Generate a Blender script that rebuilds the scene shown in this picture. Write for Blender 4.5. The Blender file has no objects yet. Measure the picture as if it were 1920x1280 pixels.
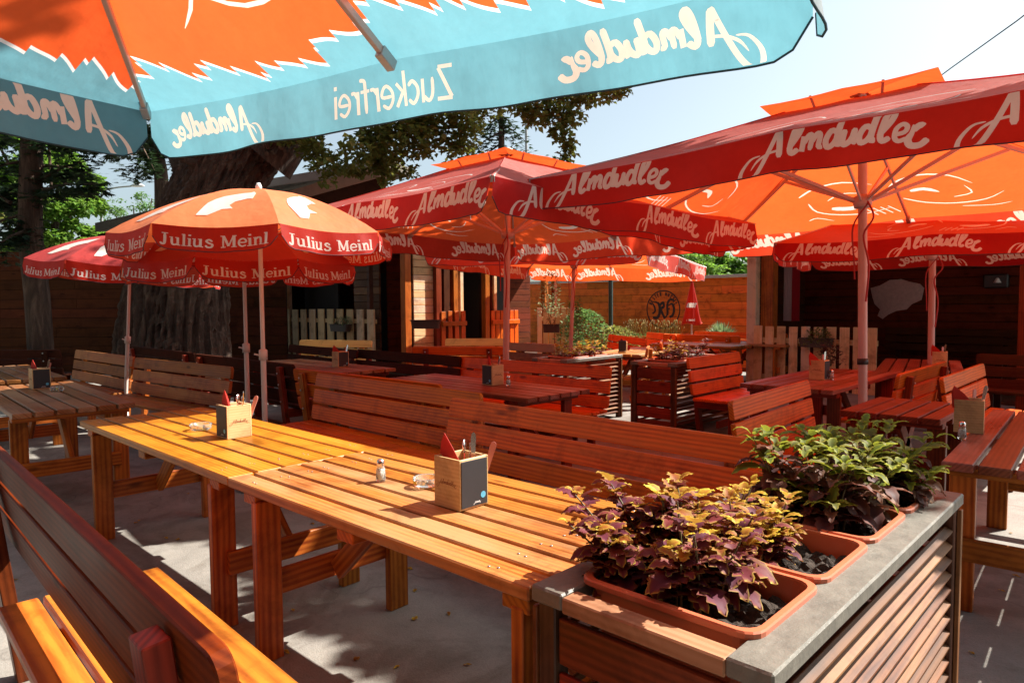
import bpy, bmesh, math, random
from mathutils import Vector, Matrix, Quaternion
R = math.radians; PI = math.pi
rng = random.Random(7)
C = bpy.context.scene
COL = C.collection

# ---------------------------------------------------------------- camera
F_PX, PITCH, ROLL, YAW, H = 1283.0, R(3.18), R(-0.4), R(-43.75), 1.51
FW = Vector((math.cos(PITCH)*math.sin(YAW), math.cos(PITCH)*math.cos(YAW), -math.sin(PITCH)))
RT0 = Vector((math.cos(YAW), -math.sin(YAW), 0)); UP0 = RT0.cross(FW)
RT = RT0*math.cos(ROLL)+UP0*math.sin(ROLL); UP = -RT0*math.sin(ROLL)+UP0*math.cos(ROLL)
CAMO = Vector((0, 0, H))
cam = bpy.data.cameras.new('camera'); camo = bpy.data.objects.new('camera', cam); COL.objects.link(camo)
cam.sensor_width = 36; cam.lens = 36*F_PX/1920; cam.clip_start = 0.02; cam.clip_end = 500
camo.matrix_world = Matrix(((RT.x, UP.x, -FW.x, 0), (RT.y, UP.y, -FW.y, 0), (RT.z, UP.z, -FW.z, H), (0, 0, 0, 1)))
C.camera = camo

def at(x, y, z=None, d=None, v=None, u=None):
    """a point of the place seen at photo pixel (x, y), on a height z, at depth d, or on a vertical plane"""
    r = FW + RT*((x-960)/F_PX) - UP*((y-640)/F_PX)
    if z is not None: t = (z-H)/r.z
    elif v is not None: t = v/r.y
    elif u is not None: t = u/r.x
    else: t = d
    return CAMO + r*t

# ---------------------------------------------------------------- light
SUN_EL = R(46); SUN_H = (RT0*0.93 + Vector((FW.x, FW.y, 0)).normalized()*0.36).normalized()
SUN_DIR = Vector((SUN_H.x*math.cos(SUN_EL), SUN_H.y*math.cos(SUN_EL), math.sin(SUN_EL)))
sun = bpy.data.lights.new('sun', 'SUN'); sun.energy = 5.0; sun.angle = R(0.55); sun.color = (1.0, 0.94, 0.84)
suno = bpy.data.objects.new('sun', sun); COL.objects.link(suno); suno.rotation_euler = SUN_DIR.to_track_quat('Z', 'Y').to_euler(); suno.location = (8, 8, 12)
W = bpy.data.worlds.new('World'); C.world = W; W.use_nodes = True
wn = W.node_tree; sky = wn.nodes.new('ShaderNodeTexSky'); sky.sky_type = 'NISHITA'; sky.sun_disc = False
sky.sun_elevation = SUN_EL; sky.sun_rotation = math.atan2(SUN_DIR.x, SUN_DIR.y); sky.altitude = 200; sky.air_density = 1.0; sky.dust_density = 3.0; sky.ozone_density = 1.0
bgn = wn.nodes['Background']; bgn.inputs[1].default_value = 0.068; 
hsv = wn.nodes.new('ShaderNodeHueSaturation'); hsv.inputs['Saturation'].default_value = 0.62; wn.links.new(sky.outputs[0], hsv.inputs['Color'])
wb = wn.nodes.new('ShaderNodeMix'); wb.data_type = 'RGBA'; wb.blend_type = 'MULTIPLY'; wb.inputs[0].default_value = 1.0; wb.inputs[7].default_value = (0.96, 1.03, 1.0, 1)
wn.links.new(hsv.outputs[0], wb.inputs[6]); wn.links.new(wb.outputs[2], bgn.inputs[0])
C.view_settings.view_transform = 'Standard'; C.view_settings.look = 'None'; C.view_settings.gamma = 1; C.view_settings.exposure = 1.45
C.render.engine = 'CYCLES'; C.cycles.max_bounces = 8; C.cycles.diffuse_bounces = 3; C.cycles.transparent_max_bounces = 8

# ---------------------------------------------------------------- tags
def tag(o, label=None, cat=None, group=None, kind=None):
    if label: o['label'] = label
    if cat: o['category'] = cat
    if group: o['group'] = group
    if kind: o['kind'] = kind
    return o
def thing(name, label, cat, loc=(0, 0, 0), rz=0.0, group=None):
    o = bpy.data.objects.new(name, None); COL.objects.link(o); o.location = loc; o.rotation_euler = (0, 0, rz)
    o.empty_display_size = 0.1
    return tag(o, label, cat, group)
def copy_tree(o, parent=None):
    c = o.copy(); COL.objects.link(c)
    if parent: c.parent = parent
    for ch in list(o.children): copy_tree(ch, c)
    return c
def place(o, loc, rz=0.0, label=None, group=None):
    o.location = loc; o.rotation_euler = (0, 0, rz)
    if label: o['label'] = label
    if group: o['group'] = group
    return o

# ---------------------------------------------------------------- materials
def newmat(name):
    m = bpy.data.materials.new(name); m.use_nodes = True; nt = m.node_tree
    return m, nt, nt.nodes, nt.links, nt.nodes['Principled BSDF']
def ramp(N, stops):
    r = N.new('ShaderNodeValToRGB'); el = r.color_ramp.elements
    while len(el) < len(stops): el.new(0.5)
    for e, (p, c) in zip(el, stops): e.position = p; e.color = (*c, 1)
    return r
def mixc(N, L, a, b, fac, mode='MIX'):
    m = N.new('ShaderNodeMix'); m.data_type = 'RGBA'; m.blend_type = mode
    for s, v in ((0, fac), (6, a), (7, b)):
        if hasattr(v, 'is_output') or hasattr(v, 'links'): L.new(v, m.inputs[s])
        elif s == 0: m.inputs[0].default_value = v
        else: m.inputs[s].default_value = (*v, 1)
    return m.outputs[2]
def noise(N, L, vec, scale, detail=4, rough=0.6, dist=0.0):
    n = N.new('ShaderNodeTexNoise'); n.inputs['Scale'].default_value = scale; n.inputs['Detail'].default_value = detail
    n.inputs['Roughness'].default_value = rough; n.inputs['Distortion'].default_value = dist
    if vec is not None: L.new(vec, n.inputs['Vector'])
    return n.outputs[0]
def mathn(N, L, op, a, b=None, clamp=False):
    m = N.new('ShaderNodeMath'); m.operation = op; m.use_clamp = clamp
    for i, v in enumerate((a, b)):
        if v is None: continue
        if hasattr(v, 'links'): L.new(v, m.inputs[i])
        else: m.inputs[i].default_value = v
    return m.outputs[0]
def mapping(N, L, vec, scale):
    m = N.new('ShaderNodeMapping'); m.inputs['Scale'].default_value = scale; L.new(vec, m.inputs['Vector']); return m.outputs[0]

def wood(name, light, dark, worn=None, worn_amt=0.0, rough=0.42, gloss=0.4, grain=1.0, bump=0.14, weather=(0.30, 0.27, 0.24)):
    """planks: UV runs along the grain in metres, every board carries its own random number"""
    m, nt, N, L, P = newmat(name)
    uv = N.new('ShaderNodeUVMap'); uv.uv_map = 'UVMap'
    rnd = N.new('ShaderNodeAttribute'); rnd.attribute_name = 'rnd'
    fine = noise(N, L, mapping(N, L, uv.outputs[0], (1.3, 20, 1)), 2.0, 7, 0.72, 0.5)
    broad = noise(N, L, mapping(N, L, uv.outputs[0], (1.1, 7, 1)), 1.0, 3, 0.5)
    w = N.new('ShaderNodeTexWave'); w.wave_type = 'BANDS'; w.bands_direction = 'Y'; w.inputs['Scale'].default_value = 9*grain
    w.inputs['Distortion'].default_value = 3.0; w.inputs['Detail'].default_value = 2.5; w.inputs['Detail Scale'].default_value = 0.7
    L.new(mapping(N, L, uv.outputs[0], (0.35, 1.5, 1)), w.inputs['Vector'])
    v = mathn(N, L, 'ADD', mathn(N, L, 'MULTIPLY', w.outputs[1], 0.17), mathn(N, L, 'MULTIPLY', mathn(N, L, 'ADD', mathn(N, L, 'MULTIPLY', fine, 0.6), mathn(N, L, 'MULTIPLY', broad, 0.4)), 0.83))
    rp = ramp(N, [(0.33, dark), (0.60, light)]); L.new(v, rp.inputs[0])
    col = rp.outputs[0]
    # knots
    vo = N.new('ShaderNodeTexVoronoi'); vo.inputs['Scale'].default_value = 1.0; L.new(mapping(N, L, uv.outputs[0], (1.9, 5.5, 1)), vo.inputs['Vector'])
    kn = ramp(N, [(0.05, (1, 1, 1)), (0.13, (0, 0, 0))]); L.new(vo.outputs['Distance'], kn.inputs[0])
    col = mixc(N, L, col, tuple(c*0.35 for c in dark), mathn(N, L, 'MULTIPLY', kn.outputs[0], 0.75))
    # board to board
    hs = N.new('ShaderNodeHueSaturation'); L.new(col, hs.inputs['Color'])
    L.new(mathn(N, L, 'ADD', mathn(N, L, 'MULTIPLY', rnd.outputs['Fac'], 0.5), 0.74), hs.inputs['Value'])
    L.new(mathn(N, L, 'ADD', mathn(N, L, 'MULTIPLY', rnd.outputs['Fac'], -0.018), 0.509), hs.inputs['Hue'])
    col = hs.outputs[0]
    if worn_amt > 0:
        wf = ramp(N, [(0.62-worn_amt*0.3, (0, 0, 0)), (0.78-worn_amt*0.2, (1, 1, 1))])
        wsrc = mathn(N, L, 'ADD', mathn(N, L, 'MULTIPLY', broad, 0.65), mathn(N, L, 'MULTIPLY', fine, 0.35))
        L.new(mathn(N, L, 'ADD', wsrc, mathn(N, L, 'MULTIPLY', mathn(N, L, 'SUBTRACT', rnd.outputs['Fac'], 0.5), 0.42)), wf.inputs[0])
        col = mixc(N, L, col, worn or weather, mathn(N, L, 'MULTIPLY', wf.outputs[0], 0.85))
    tco = N.new('ShaderNodeTexCoord'); sm = noise(N, L, tco.outputs['Object'], 3.3, 6, 0.7, 0.4)
    smr = ramp(N, [(0.34, (0.52, 0.47, 0.44)), (0.50, (1, 1, 1)), (0.72, (1.12, 1.10, 1.06))]); L.new(sm, smr.inputs[0])
    col = mixc(N, L, col, smr.outputs[0], 0.8, 'MULTIPLY')
    L.new(col, P.inputs['Base Color'])
    rr = mathn(N, L, 'ADD', mathn(N, L, 'MULTIPLY', broad, 0.35), rough-0.17)
    L.new(rr, P.inputs['Roughness']); P.inputs['Specular IOR Level'].default_value = gloss*0.5
    b = N.new('ShaderNodeBump'); b.inputs['Strength'].default_value = bump; b.inputs['Distance'].default_value = 0.004
    L.new(mathn(N, L, 'ADD', v, mathn(N, L, 'MULTIPLY', fine, 0.6)), b.inputs['Height']); L.new(b.outputs[0], P.inputs['Normal'])
    return m

def plain(name, col, rough=0.5, metal=0.0, spec=0.5, var=0.12, scale=8.0, bump=0.0):
    m, nt, N, L, P = newmat(name)
    tc = N.new('ShaderNodeTexCoord'); n = noise(N, L, tc.outputs['Object'], scale, 5, 0.65)
    c = mixc(N, L, tuple(x*(1-var) for x in col), tuple(min(1, x*(1+var)) for x in col), n)
    L.new(c, P.inputs['Base Color']); P.inputs['Roughness'].default_value = rough; P.inputs['Metallic'].default_value = metal
    P.inputs['Specular IOR Level'].default_value = spec
    if bump:
        b = N.new('ShaderNodeBump'); b.inputs['Strength'].default_value = bump; b.inputs['Distance'].default_value = 0.01
        L.new(n, b.inputs['Height']); L.new(b.outputs[0], P.inputs['Normal'])
    return m

def cloth(name, col, trans, mix=0.5, zig=None, sheen=0.25, border=None):
    """woven awning cloth: diffuse outside, glows where the sun is behind it"""
    m, nt, N, L, P = newmat(name); N.remove(P); out = N['Material Output']
    tc = N.new('ShaderNodeTexCoord'); uv = N.new('ShaderNodeUVMap'); uv.uv_map = 'UVMap'
    n = mathn(N, L, 'ADD', mathn(N, L, 'MULTIPLY', noise(N, L, tc.outputs['Object'], 1.6, 5, 0.65), 1.1), mathn(N, L, 'MULTIPLY', noise(N, L, tc.outputs['Object'], 22, 3, 0.6), 0.35)); n = mathn(N, L, 'SUBTRACT', n, 0.22, True)
    def var(c, k=0.24): return mixc(N, L, tuple(x*(1-k) for x in c), tuple(min(1, x*(1+k*0.6)) for x in c), n)
    cd, ct = var(col), var(trans)
    if zig:   # printed jagged border: teal below, white line, orange above (uv = metres along edge, metres up from the fold)
        c2, t2 = zig
        sx = N.new('ShaderNodeSeparateXYZ'); L.new(uv.outputs[0], sx.inputs[0])
        s, t = sx.outputs[0], sx.outputs[1]
        def saw(f, a, ph): return mathn(N, L, 'MULTIPLY', mathn(N, L, 'FRACT', mathn(N, L, 'ADD', mathn(N, L, 'MULTIPLY', s, f), ph)), a)
        nz = N.new('ShaderNodeTexNoise'); nz.noise_dimensions = '1D'; nz.inputs['Scale'].default_value = 1.3; L.new(s, nz.inputs['W'])
        lim = mathn(N, L, 'ADD', mathn(N, L, 'ADD', saw(3.1, 0.09, 0.2), saw(8.3, 0.045, 0.6)), mathn(N, L, 'ADD', mathn(N, L, 'MULTIPLY', nz.outputs[0], 0.30), -0.04))
        d = mathn(N, L, 'SUBTRACT', t, lim)
        above = mathn(N, L, 'GREATER_THAN', d, 0.0)
        line = mathn(N, L, 'LESS_THAN', mathn(N, L, 'ABSOLUTE', d), 0.010)
        cd = mixc(N, L, var(c2), cd, above); ct = mixc(N, L, var(t2), ct, above)
        cd = mixc(N, L, cd, (0.8, 0.8, 0.8), line); ct = mixc(N, L, ct, (0.85, 0.85, 0.85), line)
    D = N.new('ShaderNodeBsdfDiffuse'); L.new(cd, D.inputs[0]); D.inputs[1].default_value = 0.6
    T = N.new('ShaderNodeBsdfTranslucent'); L.new(ct, T.inputs[0])
    G = N.new('ShaderNodeBsdfGlossy'); G.inputs[0].default_value = (0.9, 0.85, 0.85, 1); G.inputs[1].default_value = 0.55
    wv = noise(N, L, mapping(N, L, tc.outputs['Object'], (1.0, 1.0, 0.6)), 3.0, 3, 0.5)
    b = N.new('ShaderNodeBump'); b.inputs['Strength'].default_value = 0.7; b.inputs['Distance'].default_value = 0.035; L.new(mathn(N, L, 'ADD', wv, mathn(N, L, 'MULTIPLY', noise(N, L, mapping(N, L, tc.outputs['Object'], (1, 1, 0.5)), 11, 3, 0.5), 0.22)), b.inputs['Height'])
    for x in (D, T, G): L.new(b.outputs[0], x.inputs['Normal'])
    m1 = N.new('ShaderNodeMixShader'); m1.inputs[0].default_value = mix; L.new(D.outputs[0], m1.inputs[1]); L.new(T.outputs[0], m1.inputs[2])
    lw = N.new('ShaderNodeLayerWeight'); lw.inputs[0].default_value = 0.25
    m2 = N.new('ShaderNodeMixShader'); L.new(mathn(N, L, 'MULTIPLY', lw.outputs['Facing'], sheen), m2.inputs[0]); L.new(m1.outputs[0], m2.inputs[1]); L.new(G.outputs[0], m2.inputs[2])
    L.new(m2.outputs[0], out.inputs[0])
    return m

def leafmat(name, stops, trans=(0.5, 0.6, 0.1), tmix=0.35, attr='tone', rough=0.6):
    m, nt, N, L, P = newmat(name); out = N['Material Output']
    a = N.new('ShaderNodeAttribute'); a.attribute_name = attr
    r = ramp(N, stops); L.new(a.outputs['Fac'], r.inputs[0])
    rn = N.new('ShaderNodeAttribute'); rn.attribute_name = 'rnd'
    hs = N.new('ShaderNodeHueSaturation'); L.new(r.outputs[0], hs.inputs['Color'])
    L.new(mathn(N, L, 'ADD', mathn(N, L, 'MULTIPLY', rn.outputs['Fac'], 0.7), 0.65), hs.inputs['Value'])
    L.new(mathn(N, L, 'ADD', mathn(N, L, 'MULTIPLY', rn.outputs['Fac'], 0.05), 0.475), hs.inputs['Hue'])
    L.new(hs.outputs[0], P.inputs['Base Color']); P.inputs['Roughness'].default_value = rough; P.inputs['Specular IOR Level'].default_value = 0.2
    T = N.new('ShaderNodeBsdfTranslucent'); L.new(mixc(N, L, hs.outputs[0], trans, 0.4), T.inputs[0])
    mx = N.new('ShaderNodeMixShader'); mx.inputs[0].default_value = tmix; L.new(P.outputs[0], mx.inputs[1]); L.new(T.outputs[0], mx.inputs[2]); L.new(mx.outputs[0], out.inputs[0])
    return m

M = {}
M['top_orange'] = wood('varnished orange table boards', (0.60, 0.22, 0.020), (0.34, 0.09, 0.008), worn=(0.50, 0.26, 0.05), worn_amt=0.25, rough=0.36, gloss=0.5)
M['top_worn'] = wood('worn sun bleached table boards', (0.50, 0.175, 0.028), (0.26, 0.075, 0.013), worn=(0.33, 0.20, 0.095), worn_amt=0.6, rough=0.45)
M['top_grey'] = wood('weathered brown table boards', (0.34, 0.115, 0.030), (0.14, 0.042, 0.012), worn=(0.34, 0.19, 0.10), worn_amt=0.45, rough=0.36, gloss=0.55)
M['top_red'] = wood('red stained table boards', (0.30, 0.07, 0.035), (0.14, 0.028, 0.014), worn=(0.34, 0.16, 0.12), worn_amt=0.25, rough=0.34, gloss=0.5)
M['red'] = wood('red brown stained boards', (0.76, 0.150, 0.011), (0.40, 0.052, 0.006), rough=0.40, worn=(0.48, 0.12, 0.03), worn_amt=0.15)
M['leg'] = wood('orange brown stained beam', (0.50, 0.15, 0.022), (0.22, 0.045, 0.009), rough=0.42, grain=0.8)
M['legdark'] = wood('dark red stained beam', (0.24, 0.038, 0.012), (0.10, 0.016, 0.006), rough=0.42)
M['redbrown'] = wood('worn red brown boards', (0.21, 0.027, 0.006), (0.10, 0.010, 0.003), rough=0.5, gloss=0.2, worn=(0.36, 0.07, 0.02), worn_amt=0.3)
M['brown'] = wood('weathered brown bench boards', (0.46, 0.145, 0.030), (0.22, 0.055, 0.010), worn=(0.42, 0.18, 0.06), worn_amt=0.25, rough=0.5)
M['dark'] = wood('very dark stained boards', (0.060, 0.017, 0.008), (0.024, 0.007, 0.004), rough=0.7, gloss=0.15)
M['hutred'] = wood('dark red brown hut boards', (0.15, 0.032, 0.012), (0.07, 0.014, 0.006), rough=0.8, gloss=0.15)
M['yellow'] = wood('sunlit yellow bench boards', (0.88, 0.56, 0.17), (0.70, 0.36, 0.08), rough=0.45)  # albedo raised, sunlight on the boards put into their colour
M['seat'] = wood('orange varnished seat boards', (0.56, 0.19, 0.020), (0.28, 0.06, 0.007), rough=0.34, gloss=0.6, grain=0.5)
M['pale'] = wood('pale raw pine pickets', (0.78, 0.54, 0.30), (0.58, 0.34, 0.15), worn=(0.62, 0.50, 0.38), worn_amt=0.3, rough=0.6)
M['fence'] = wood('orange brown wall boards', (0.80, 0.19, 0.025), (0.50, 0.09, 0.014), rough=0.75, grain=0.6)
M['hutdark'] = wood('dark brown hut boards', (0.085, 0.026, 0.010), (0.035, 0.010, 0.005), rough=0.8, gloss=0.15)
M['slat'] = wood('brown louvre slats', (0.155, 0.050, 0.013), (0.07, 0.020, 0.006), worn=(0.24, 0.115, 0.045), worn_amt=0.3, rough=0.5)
M['frame_dark'] = wood('dark brown planter posts', (0.11, 0.05, 0.03), (0.05, 0.02, 0.012), rough=0.45)
M['rim'] = plain('grey weathered planter rim', (0.125, 0.115, 0.095), 0.5, var=0.65, scale=17, bump=0.45)
M['rimred'] = wood('salmon painted planter board', (0.46, 0.22, 0.13), (0.36, 0.15, 0.08), rough=0.5)
M['ply'] = wood('light plywood', (0.72, 0.50, 0.26), (0.60, 0.38, 0.17), rough=0.5, grain=1.6, bump=0.1)
M['chalk'] = plain('black chalkboard', (0.022, 0.022, 0.026), 0.6, var=0.3)
M['burn'] = plain('burnt brown lettering', (0.16, 0.035, 0.012), 0.7)
M['bluedot'] = plain('light blue print', (0.10, 0.42, 0.62), 0.5)
M['whiteprint'] = plain('white print', (0.8, 0.8, 0.78), 0.6)
M['napkin'] = cloth('red paper napkin', (0.62, 0.055, 0.04), (0.8, 0.12, 0.05), 0.25, sheen=0.05)
M['napkin_dark'] = cloth('dark red paper napkin', (0.36, 0.02, 0.03), (0.5, 0.05, 0.05), 0.2, sheen=0.05)
M['steel'] = plain('polished cutlery steel', (0.75, 0.74, 0.72), 0.18, metal=1.0, var=0.05)
M['bolt'] = plain('zinc bolt', (0.55, 0.54, 0.52), 0.35, metal=0.9)
M['handle'] = plain('pink brown wooden knife handle', (0.55, 0.22, 0.17), 0.45)
M['aluminium'] = plain('white lacquered umbrella pole', (0.62, 0.52, 0.47), 0.4, var=0.1)
M['polewood'] = plain('grey beige rib', (0.42, 0.34, 0.30), 0.45, var=0.15)
M['polered'] = plain('pinkish lacquered pole', (0.50, 0.33, 0.30), 0.4, var=0.1)
M['strap'] = plain('red webbing strap', (0.30, 0.02, 0.02), 0.7)
M['blackmetal'] = plain('black metal', (0.02, 0.02, 0.02), 0.45)
M['greymetal'] = plain('galvanised grey metal', (0.35, 0.36, 0.36), 0.4, metal=0.4)
M['greenmetal'] = plain('dark green painted post', (0.02, 0.05, 0.045), 0.5)
M['terracotta'] = plain('terracotta coloured plastic', (0.50, 0.13, 0.06), 0.38, var=0.15, scale=5)
M['brownplastic'] = plain('dark brown plastic', (0.05, 0.03, 0.022), 0.45)
M['soil'] = plain('dark potting soil', (0.045, 0.03, 0.022), 0.95, var=0.6, scale=60, bump=1.0)
M['shade_grey'] = plain('pale enamel', (0.6, 0.6, 0.58), 0.4)
M['hide'] = plain('grey fleece', (0.55, 0.40, 0.37), 0.95, var=0.35, scale=20, bump=1.0)
M['stem'] = plain('green purple plant stem', (0.12, 0.10, 0.04), 0.6)
M['rope'] = plain('pale rope', (0.7, 0.62, 0.5), 0.8)
M['darkroof'] = plain('mossy dark roof felt', (0.075, 0.062, 0.045), 0.9, var=0.7, scale=9, bump=1.0)
M['barge'] = plain('faded tan barge board', (0.42, 0.26, 0.18), 0.7, var=0.3, scale=6)
M['tarp'] = plain('grey plastic sheet', (0.20, 0.21, 0.23), 0.5, var=0.4)
M['coping'] = plain('grey metal coping', (0.42, 0.39, 0.36), 0.6, var=0.15)
M['void'] = plain('near black stand in for deep shade', (0.018, 0.012, 0.010), 0.8)  # near black, shade painted in for openings, hollows and board gaps
M['stringer'] = plain('dark scorched logo paint', (0.035, 0.018, 0.010), 0.8)
M['curtain_white'] = cloth('white curtain', (0.55, 0.5, 0.52), (0.5, 0.4, 0.4), 0.3)
M['curtain_red'] = cloth('red curtain', (0.45, 0.03, 0.05), (0.5, 0.05, 0.05), 0.3)
M['red_cloth'] = cloth('red awning cloth', (0.66, 0.085, 0.055), (0.95, 0.105, 0.020), 0.50, sheen=0.14)
M['red_valance'] = cloth('deep red valance cloth', (0.40, 0.016, 0.020), (0.85, 0.07, 0.025), 0.42, sheen=0.08)
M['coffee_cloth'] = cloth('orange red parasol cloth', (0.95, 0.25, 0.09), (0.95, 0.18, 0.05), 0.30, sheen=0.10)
M['coffee_shaded'] = cloth('shaded red parasol cloth', (0.50, 0.040, 0.035), (0.60, 0.05, 0.03), 0.30, sheen=0.15)  # same parasol cloth with the shade put into its colour
M['coffee_valance'] = cloth('red parasol valance cloth', (0.52, 0.028, 0.018), (0.95, 0.12, 0.05), 0.35, sheen=0.10)
M['blue_canopy'] = cloth('orange cloth with teal border', (0.70, 0.10, 0.02), (0.80, 0.105, 0.022), 0.50, zig=((0.10, 0.29, 0.37), (0.15, 0.38, 0.46)))
M['teal_valance'] = cloth('teal valance cloth', (0.10, 0.29, 0.37), (0.15, 0.38, 0.46), 0.55)
M['print'] = cloth('white printed lettering on cloth', (0.86, 0.80, 0.74), (0.95, 0.78, 0.66), 0.36, sheen=0.05)
M['hem'] = plain('dark stitched hem', (0.06, 0.02, 0.025), 0.8)
M['hem_teal'] = plain('dark teal stitched hem', (0.01, 0.05, 0.07), 0.8)
M['leaf_purple'] = leafmat('purple coleus leaf', [(0.0, (0.11, 0.018, 0.035)), (0.60, (0.15, 0.030, 0.045)), (0.86, (0.20, 0.07, 0.03)), (1.0, (0.50, 0.36, 0.06))], (0.35, 0.10, 0.05), 0.25)
M['leaf_gold'] = leafmat('golden orange coleus leaf', [(0.0, (0.26, 0.07, 0.02)), (0.5, (0.42, 0.20, 0.025)), (1.0, (0.50, 0.38, 0.05))], (0.6, 0.42, 0.06), 0.35)
M['leaf_green'] = leafmat('yellow green coleus leaf', [(0.0, (0.07, 0.09, 0.015)), (0.6, (0.15, 0.17, 0.02)), (1.0, (0.36, 0.32, 0.035))], (0.45, 0.48, 0.05), 0.38)
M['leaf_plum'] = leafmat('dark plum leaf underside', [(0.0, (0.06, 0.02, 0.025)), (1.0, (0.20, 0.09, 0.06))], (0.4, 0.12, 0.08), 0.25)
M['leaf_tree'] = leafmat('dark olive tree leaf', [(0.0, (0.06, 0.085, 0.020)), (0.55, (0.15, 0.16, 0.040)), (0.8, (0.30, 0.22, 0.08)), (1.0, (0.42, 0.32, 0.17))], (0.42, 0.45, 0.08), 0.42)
M['leaf_bright'] = leafmat('bright green tree leaf', [(0.0, (0.06, 0.13, 0.02)), (1.0, (0.16, 0.28, 0.035))], (0.35, 0.6, 0.08), 0.45)
M['leaf_fir'] = leafmat('dark conifer spray', [(0.0, (0.012, 0.03, 0.018)), (1.0, (0.04, 0.07, 0.03))], (0.08, 0.15, 0.04), 0.2)
M['leaf_ivy'] = leafmat('mid green climber leaf', [(0.0, (0.05, 0.12, 0.04)), (1.0, (0.14, 0.24, 0.08))], (0.3, 0.5, 0.1), 0.35)
M['leaf_sage'] = leafmat('silver green shrub leaf', [(0.0, (0.12, 0.18, 0.09)), (1.0, (0.32, 0.38, 0.20))], (0.4, 0.5, 0.2), 0.3)
M['straw'] = leafmat('straw coloured flower stalk', [(0.0, (0.16, 0.17, 0.05)), (1.0, (0.50, 0.36, 0.16))], (0.6, 0.5, 0.2), 0.3)

def bark_mat():
    m, nt, N, L, P = newmat('deeply furrowed bark')
    tc = N.new('ShaderNodeTexCoord')
    n = noise(N, L, mapping(N, L, tc.outputs['Object'], (9, 9, 1.6)), 1.2, 7, 0.68, 0.6)
    n2 = noise(N, L, mapping(N, L, tc.outputs['Object'], (1, 1, 1)), 1.3, 4, 0.5)
    r = ramp(N, [(0.40, (0.012, 0.008, 0.006)), (0.52, (0.055, 0.034, 0.024)), (0.74, (0.20, 0.13, 0.09))]); L.new(n, r.inputs[0])
    L.new(mixc(N, L, r.outputs[0], (0.16, 0.08, 0.045), mathn(N, L, 'MULTIPLY', n2, 0.5)), P.inputs['Base Color']); P.inputs['Roughness'].default_value = 0.9
    b = N.new('ShaderNodeBump'); b.inputs['Strength'].default_value = 1.0; b.inputs['Distance'].default_value = 0.06; L.new(n, b.inputs['Height']); L.new(b.outputs[0], P.inputs['Normal'])
    return m
M['bark'] = bark_mat()
def ground_mat():
    m, nt, N, L, P = newmat('trodden concrete ground')
    tc = N.new('ShaderNodeTexCoord'); o = tc.outputs['Object']
    big = noise(N, L, o, 0.55, 5, 0.6); fine = noise(N, L, o, 46, 6, 0.75); mid = noise(N, L, o, 5.0, 5, 0.65)
    r = ramp(N, [(0.30, (0.18, 0.170, 0.158)), (0.70, (0.30, 0.285, 0.265))]); L.new(mathn(N, L, 'ADD', mathn(N, L, 'MULTIPLY', big, 0.5), mathn(N, L, 'MULTIPLY', mid, 0.5)), r.inputs[0])
    vo = N.new('ShaderNodeTexVoronoi'); vo.inputs['Scale'].default_value = 130; L.new(o, vo.inputs['Vector'])
    pb = ramp(N, [(0.10, (0.45, 0.42, 0.38)), (0.45, (1, 1, 1))]); L.new(vo.outputs['Distance'], pb.inputs[0])
    c = mixc(N, L, r.outputs[0], pb.outputs[0], 0.35, 'MULTIPLY')
    c = mixc(N, L, c, mixc(N, L, (0.55, 0.53, 0.5), (1.25, 1.22, 1.15), fine), 0.55, 'MULTIPLY')
    cr = N.new('ShaderNodeTexVoronoi'); cr.feature = 'DISTANCE_TO_EDGE'; cr.inputs['Scale'].default_value = 0.38
    dist = N.new('ShaderNodeVectorMath'); dist.operation = 'ADD'; L.new(o, dist.inputs[0])
    nn = N.new('ShaderNodeTexNoise'); nn.inputs['Scale'].default_value = 2.5; L.new(o, nn.inputs['Vector']); L.new(nn.outputs[1], dist.inputs[1]); L.new(dist.outputs[0], cr.inputs['Vector'])
    ck = ramp(N, [(0.0, (1, 1, 1)), (0.006, (0, 0, 0))]); L.new(cr.outputs['Distance'], ck.inputs[0])
    c = mixc(N, L, c, (0.06, 0.05, 0.04), mathn(N, L, 'MULTIPLY', ck.outputs[0], 0.35))
    st = noise(N, L, o, 1.7, 6, 0.7, 0.8); sr = ramp(N, [(0.38, (0.62, 0.58, 0.54)), (0.52, (1, 1, 1)), (0.68, (1.10, 1.08, 1.05))]); L.new(st, sr.inputs[0]); c = mixc(N, L, c, sr.outputs[0], 0.8, 'MULTIPLY')
    L.new(c, P.inputs['Base Color']); P.inputs['Roughness'].default_value = 0.85
    b = N.new('ShaderNodeBump'); b.inputs['Strength'].default_value = 0.4; b.inputs['Distance'].default_value = 0.003
    L.new(mathn(N, L, 'ADD', fine, vo.outputs['Distance']), b.inputs['Height']); L.new(b.outputs[0], P.inputs['Normal'])
    return m
M['ground'] = ground_mat()
def glass_mat():
    m, nt, N, L, P = newmat('clear glass'); P.inputs['Base Color'].default_value = (0.93, 0.96, 0.93, 1); P.inputs['Roughness'].default_value = 0.03
    P.inputs['Transmission Weight'].default_value = 0.9; P.inputs['IOR'].default_value = 1.3; return m
M['glass'] = glass_mat()
M['salt'] = plain('white salt', (0.8, 0.79, 0.76), 0.8)
M['yellowprint'] = plain('yellow printed label', (0.80, 0.55, 0.02), 0.4)

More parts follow.
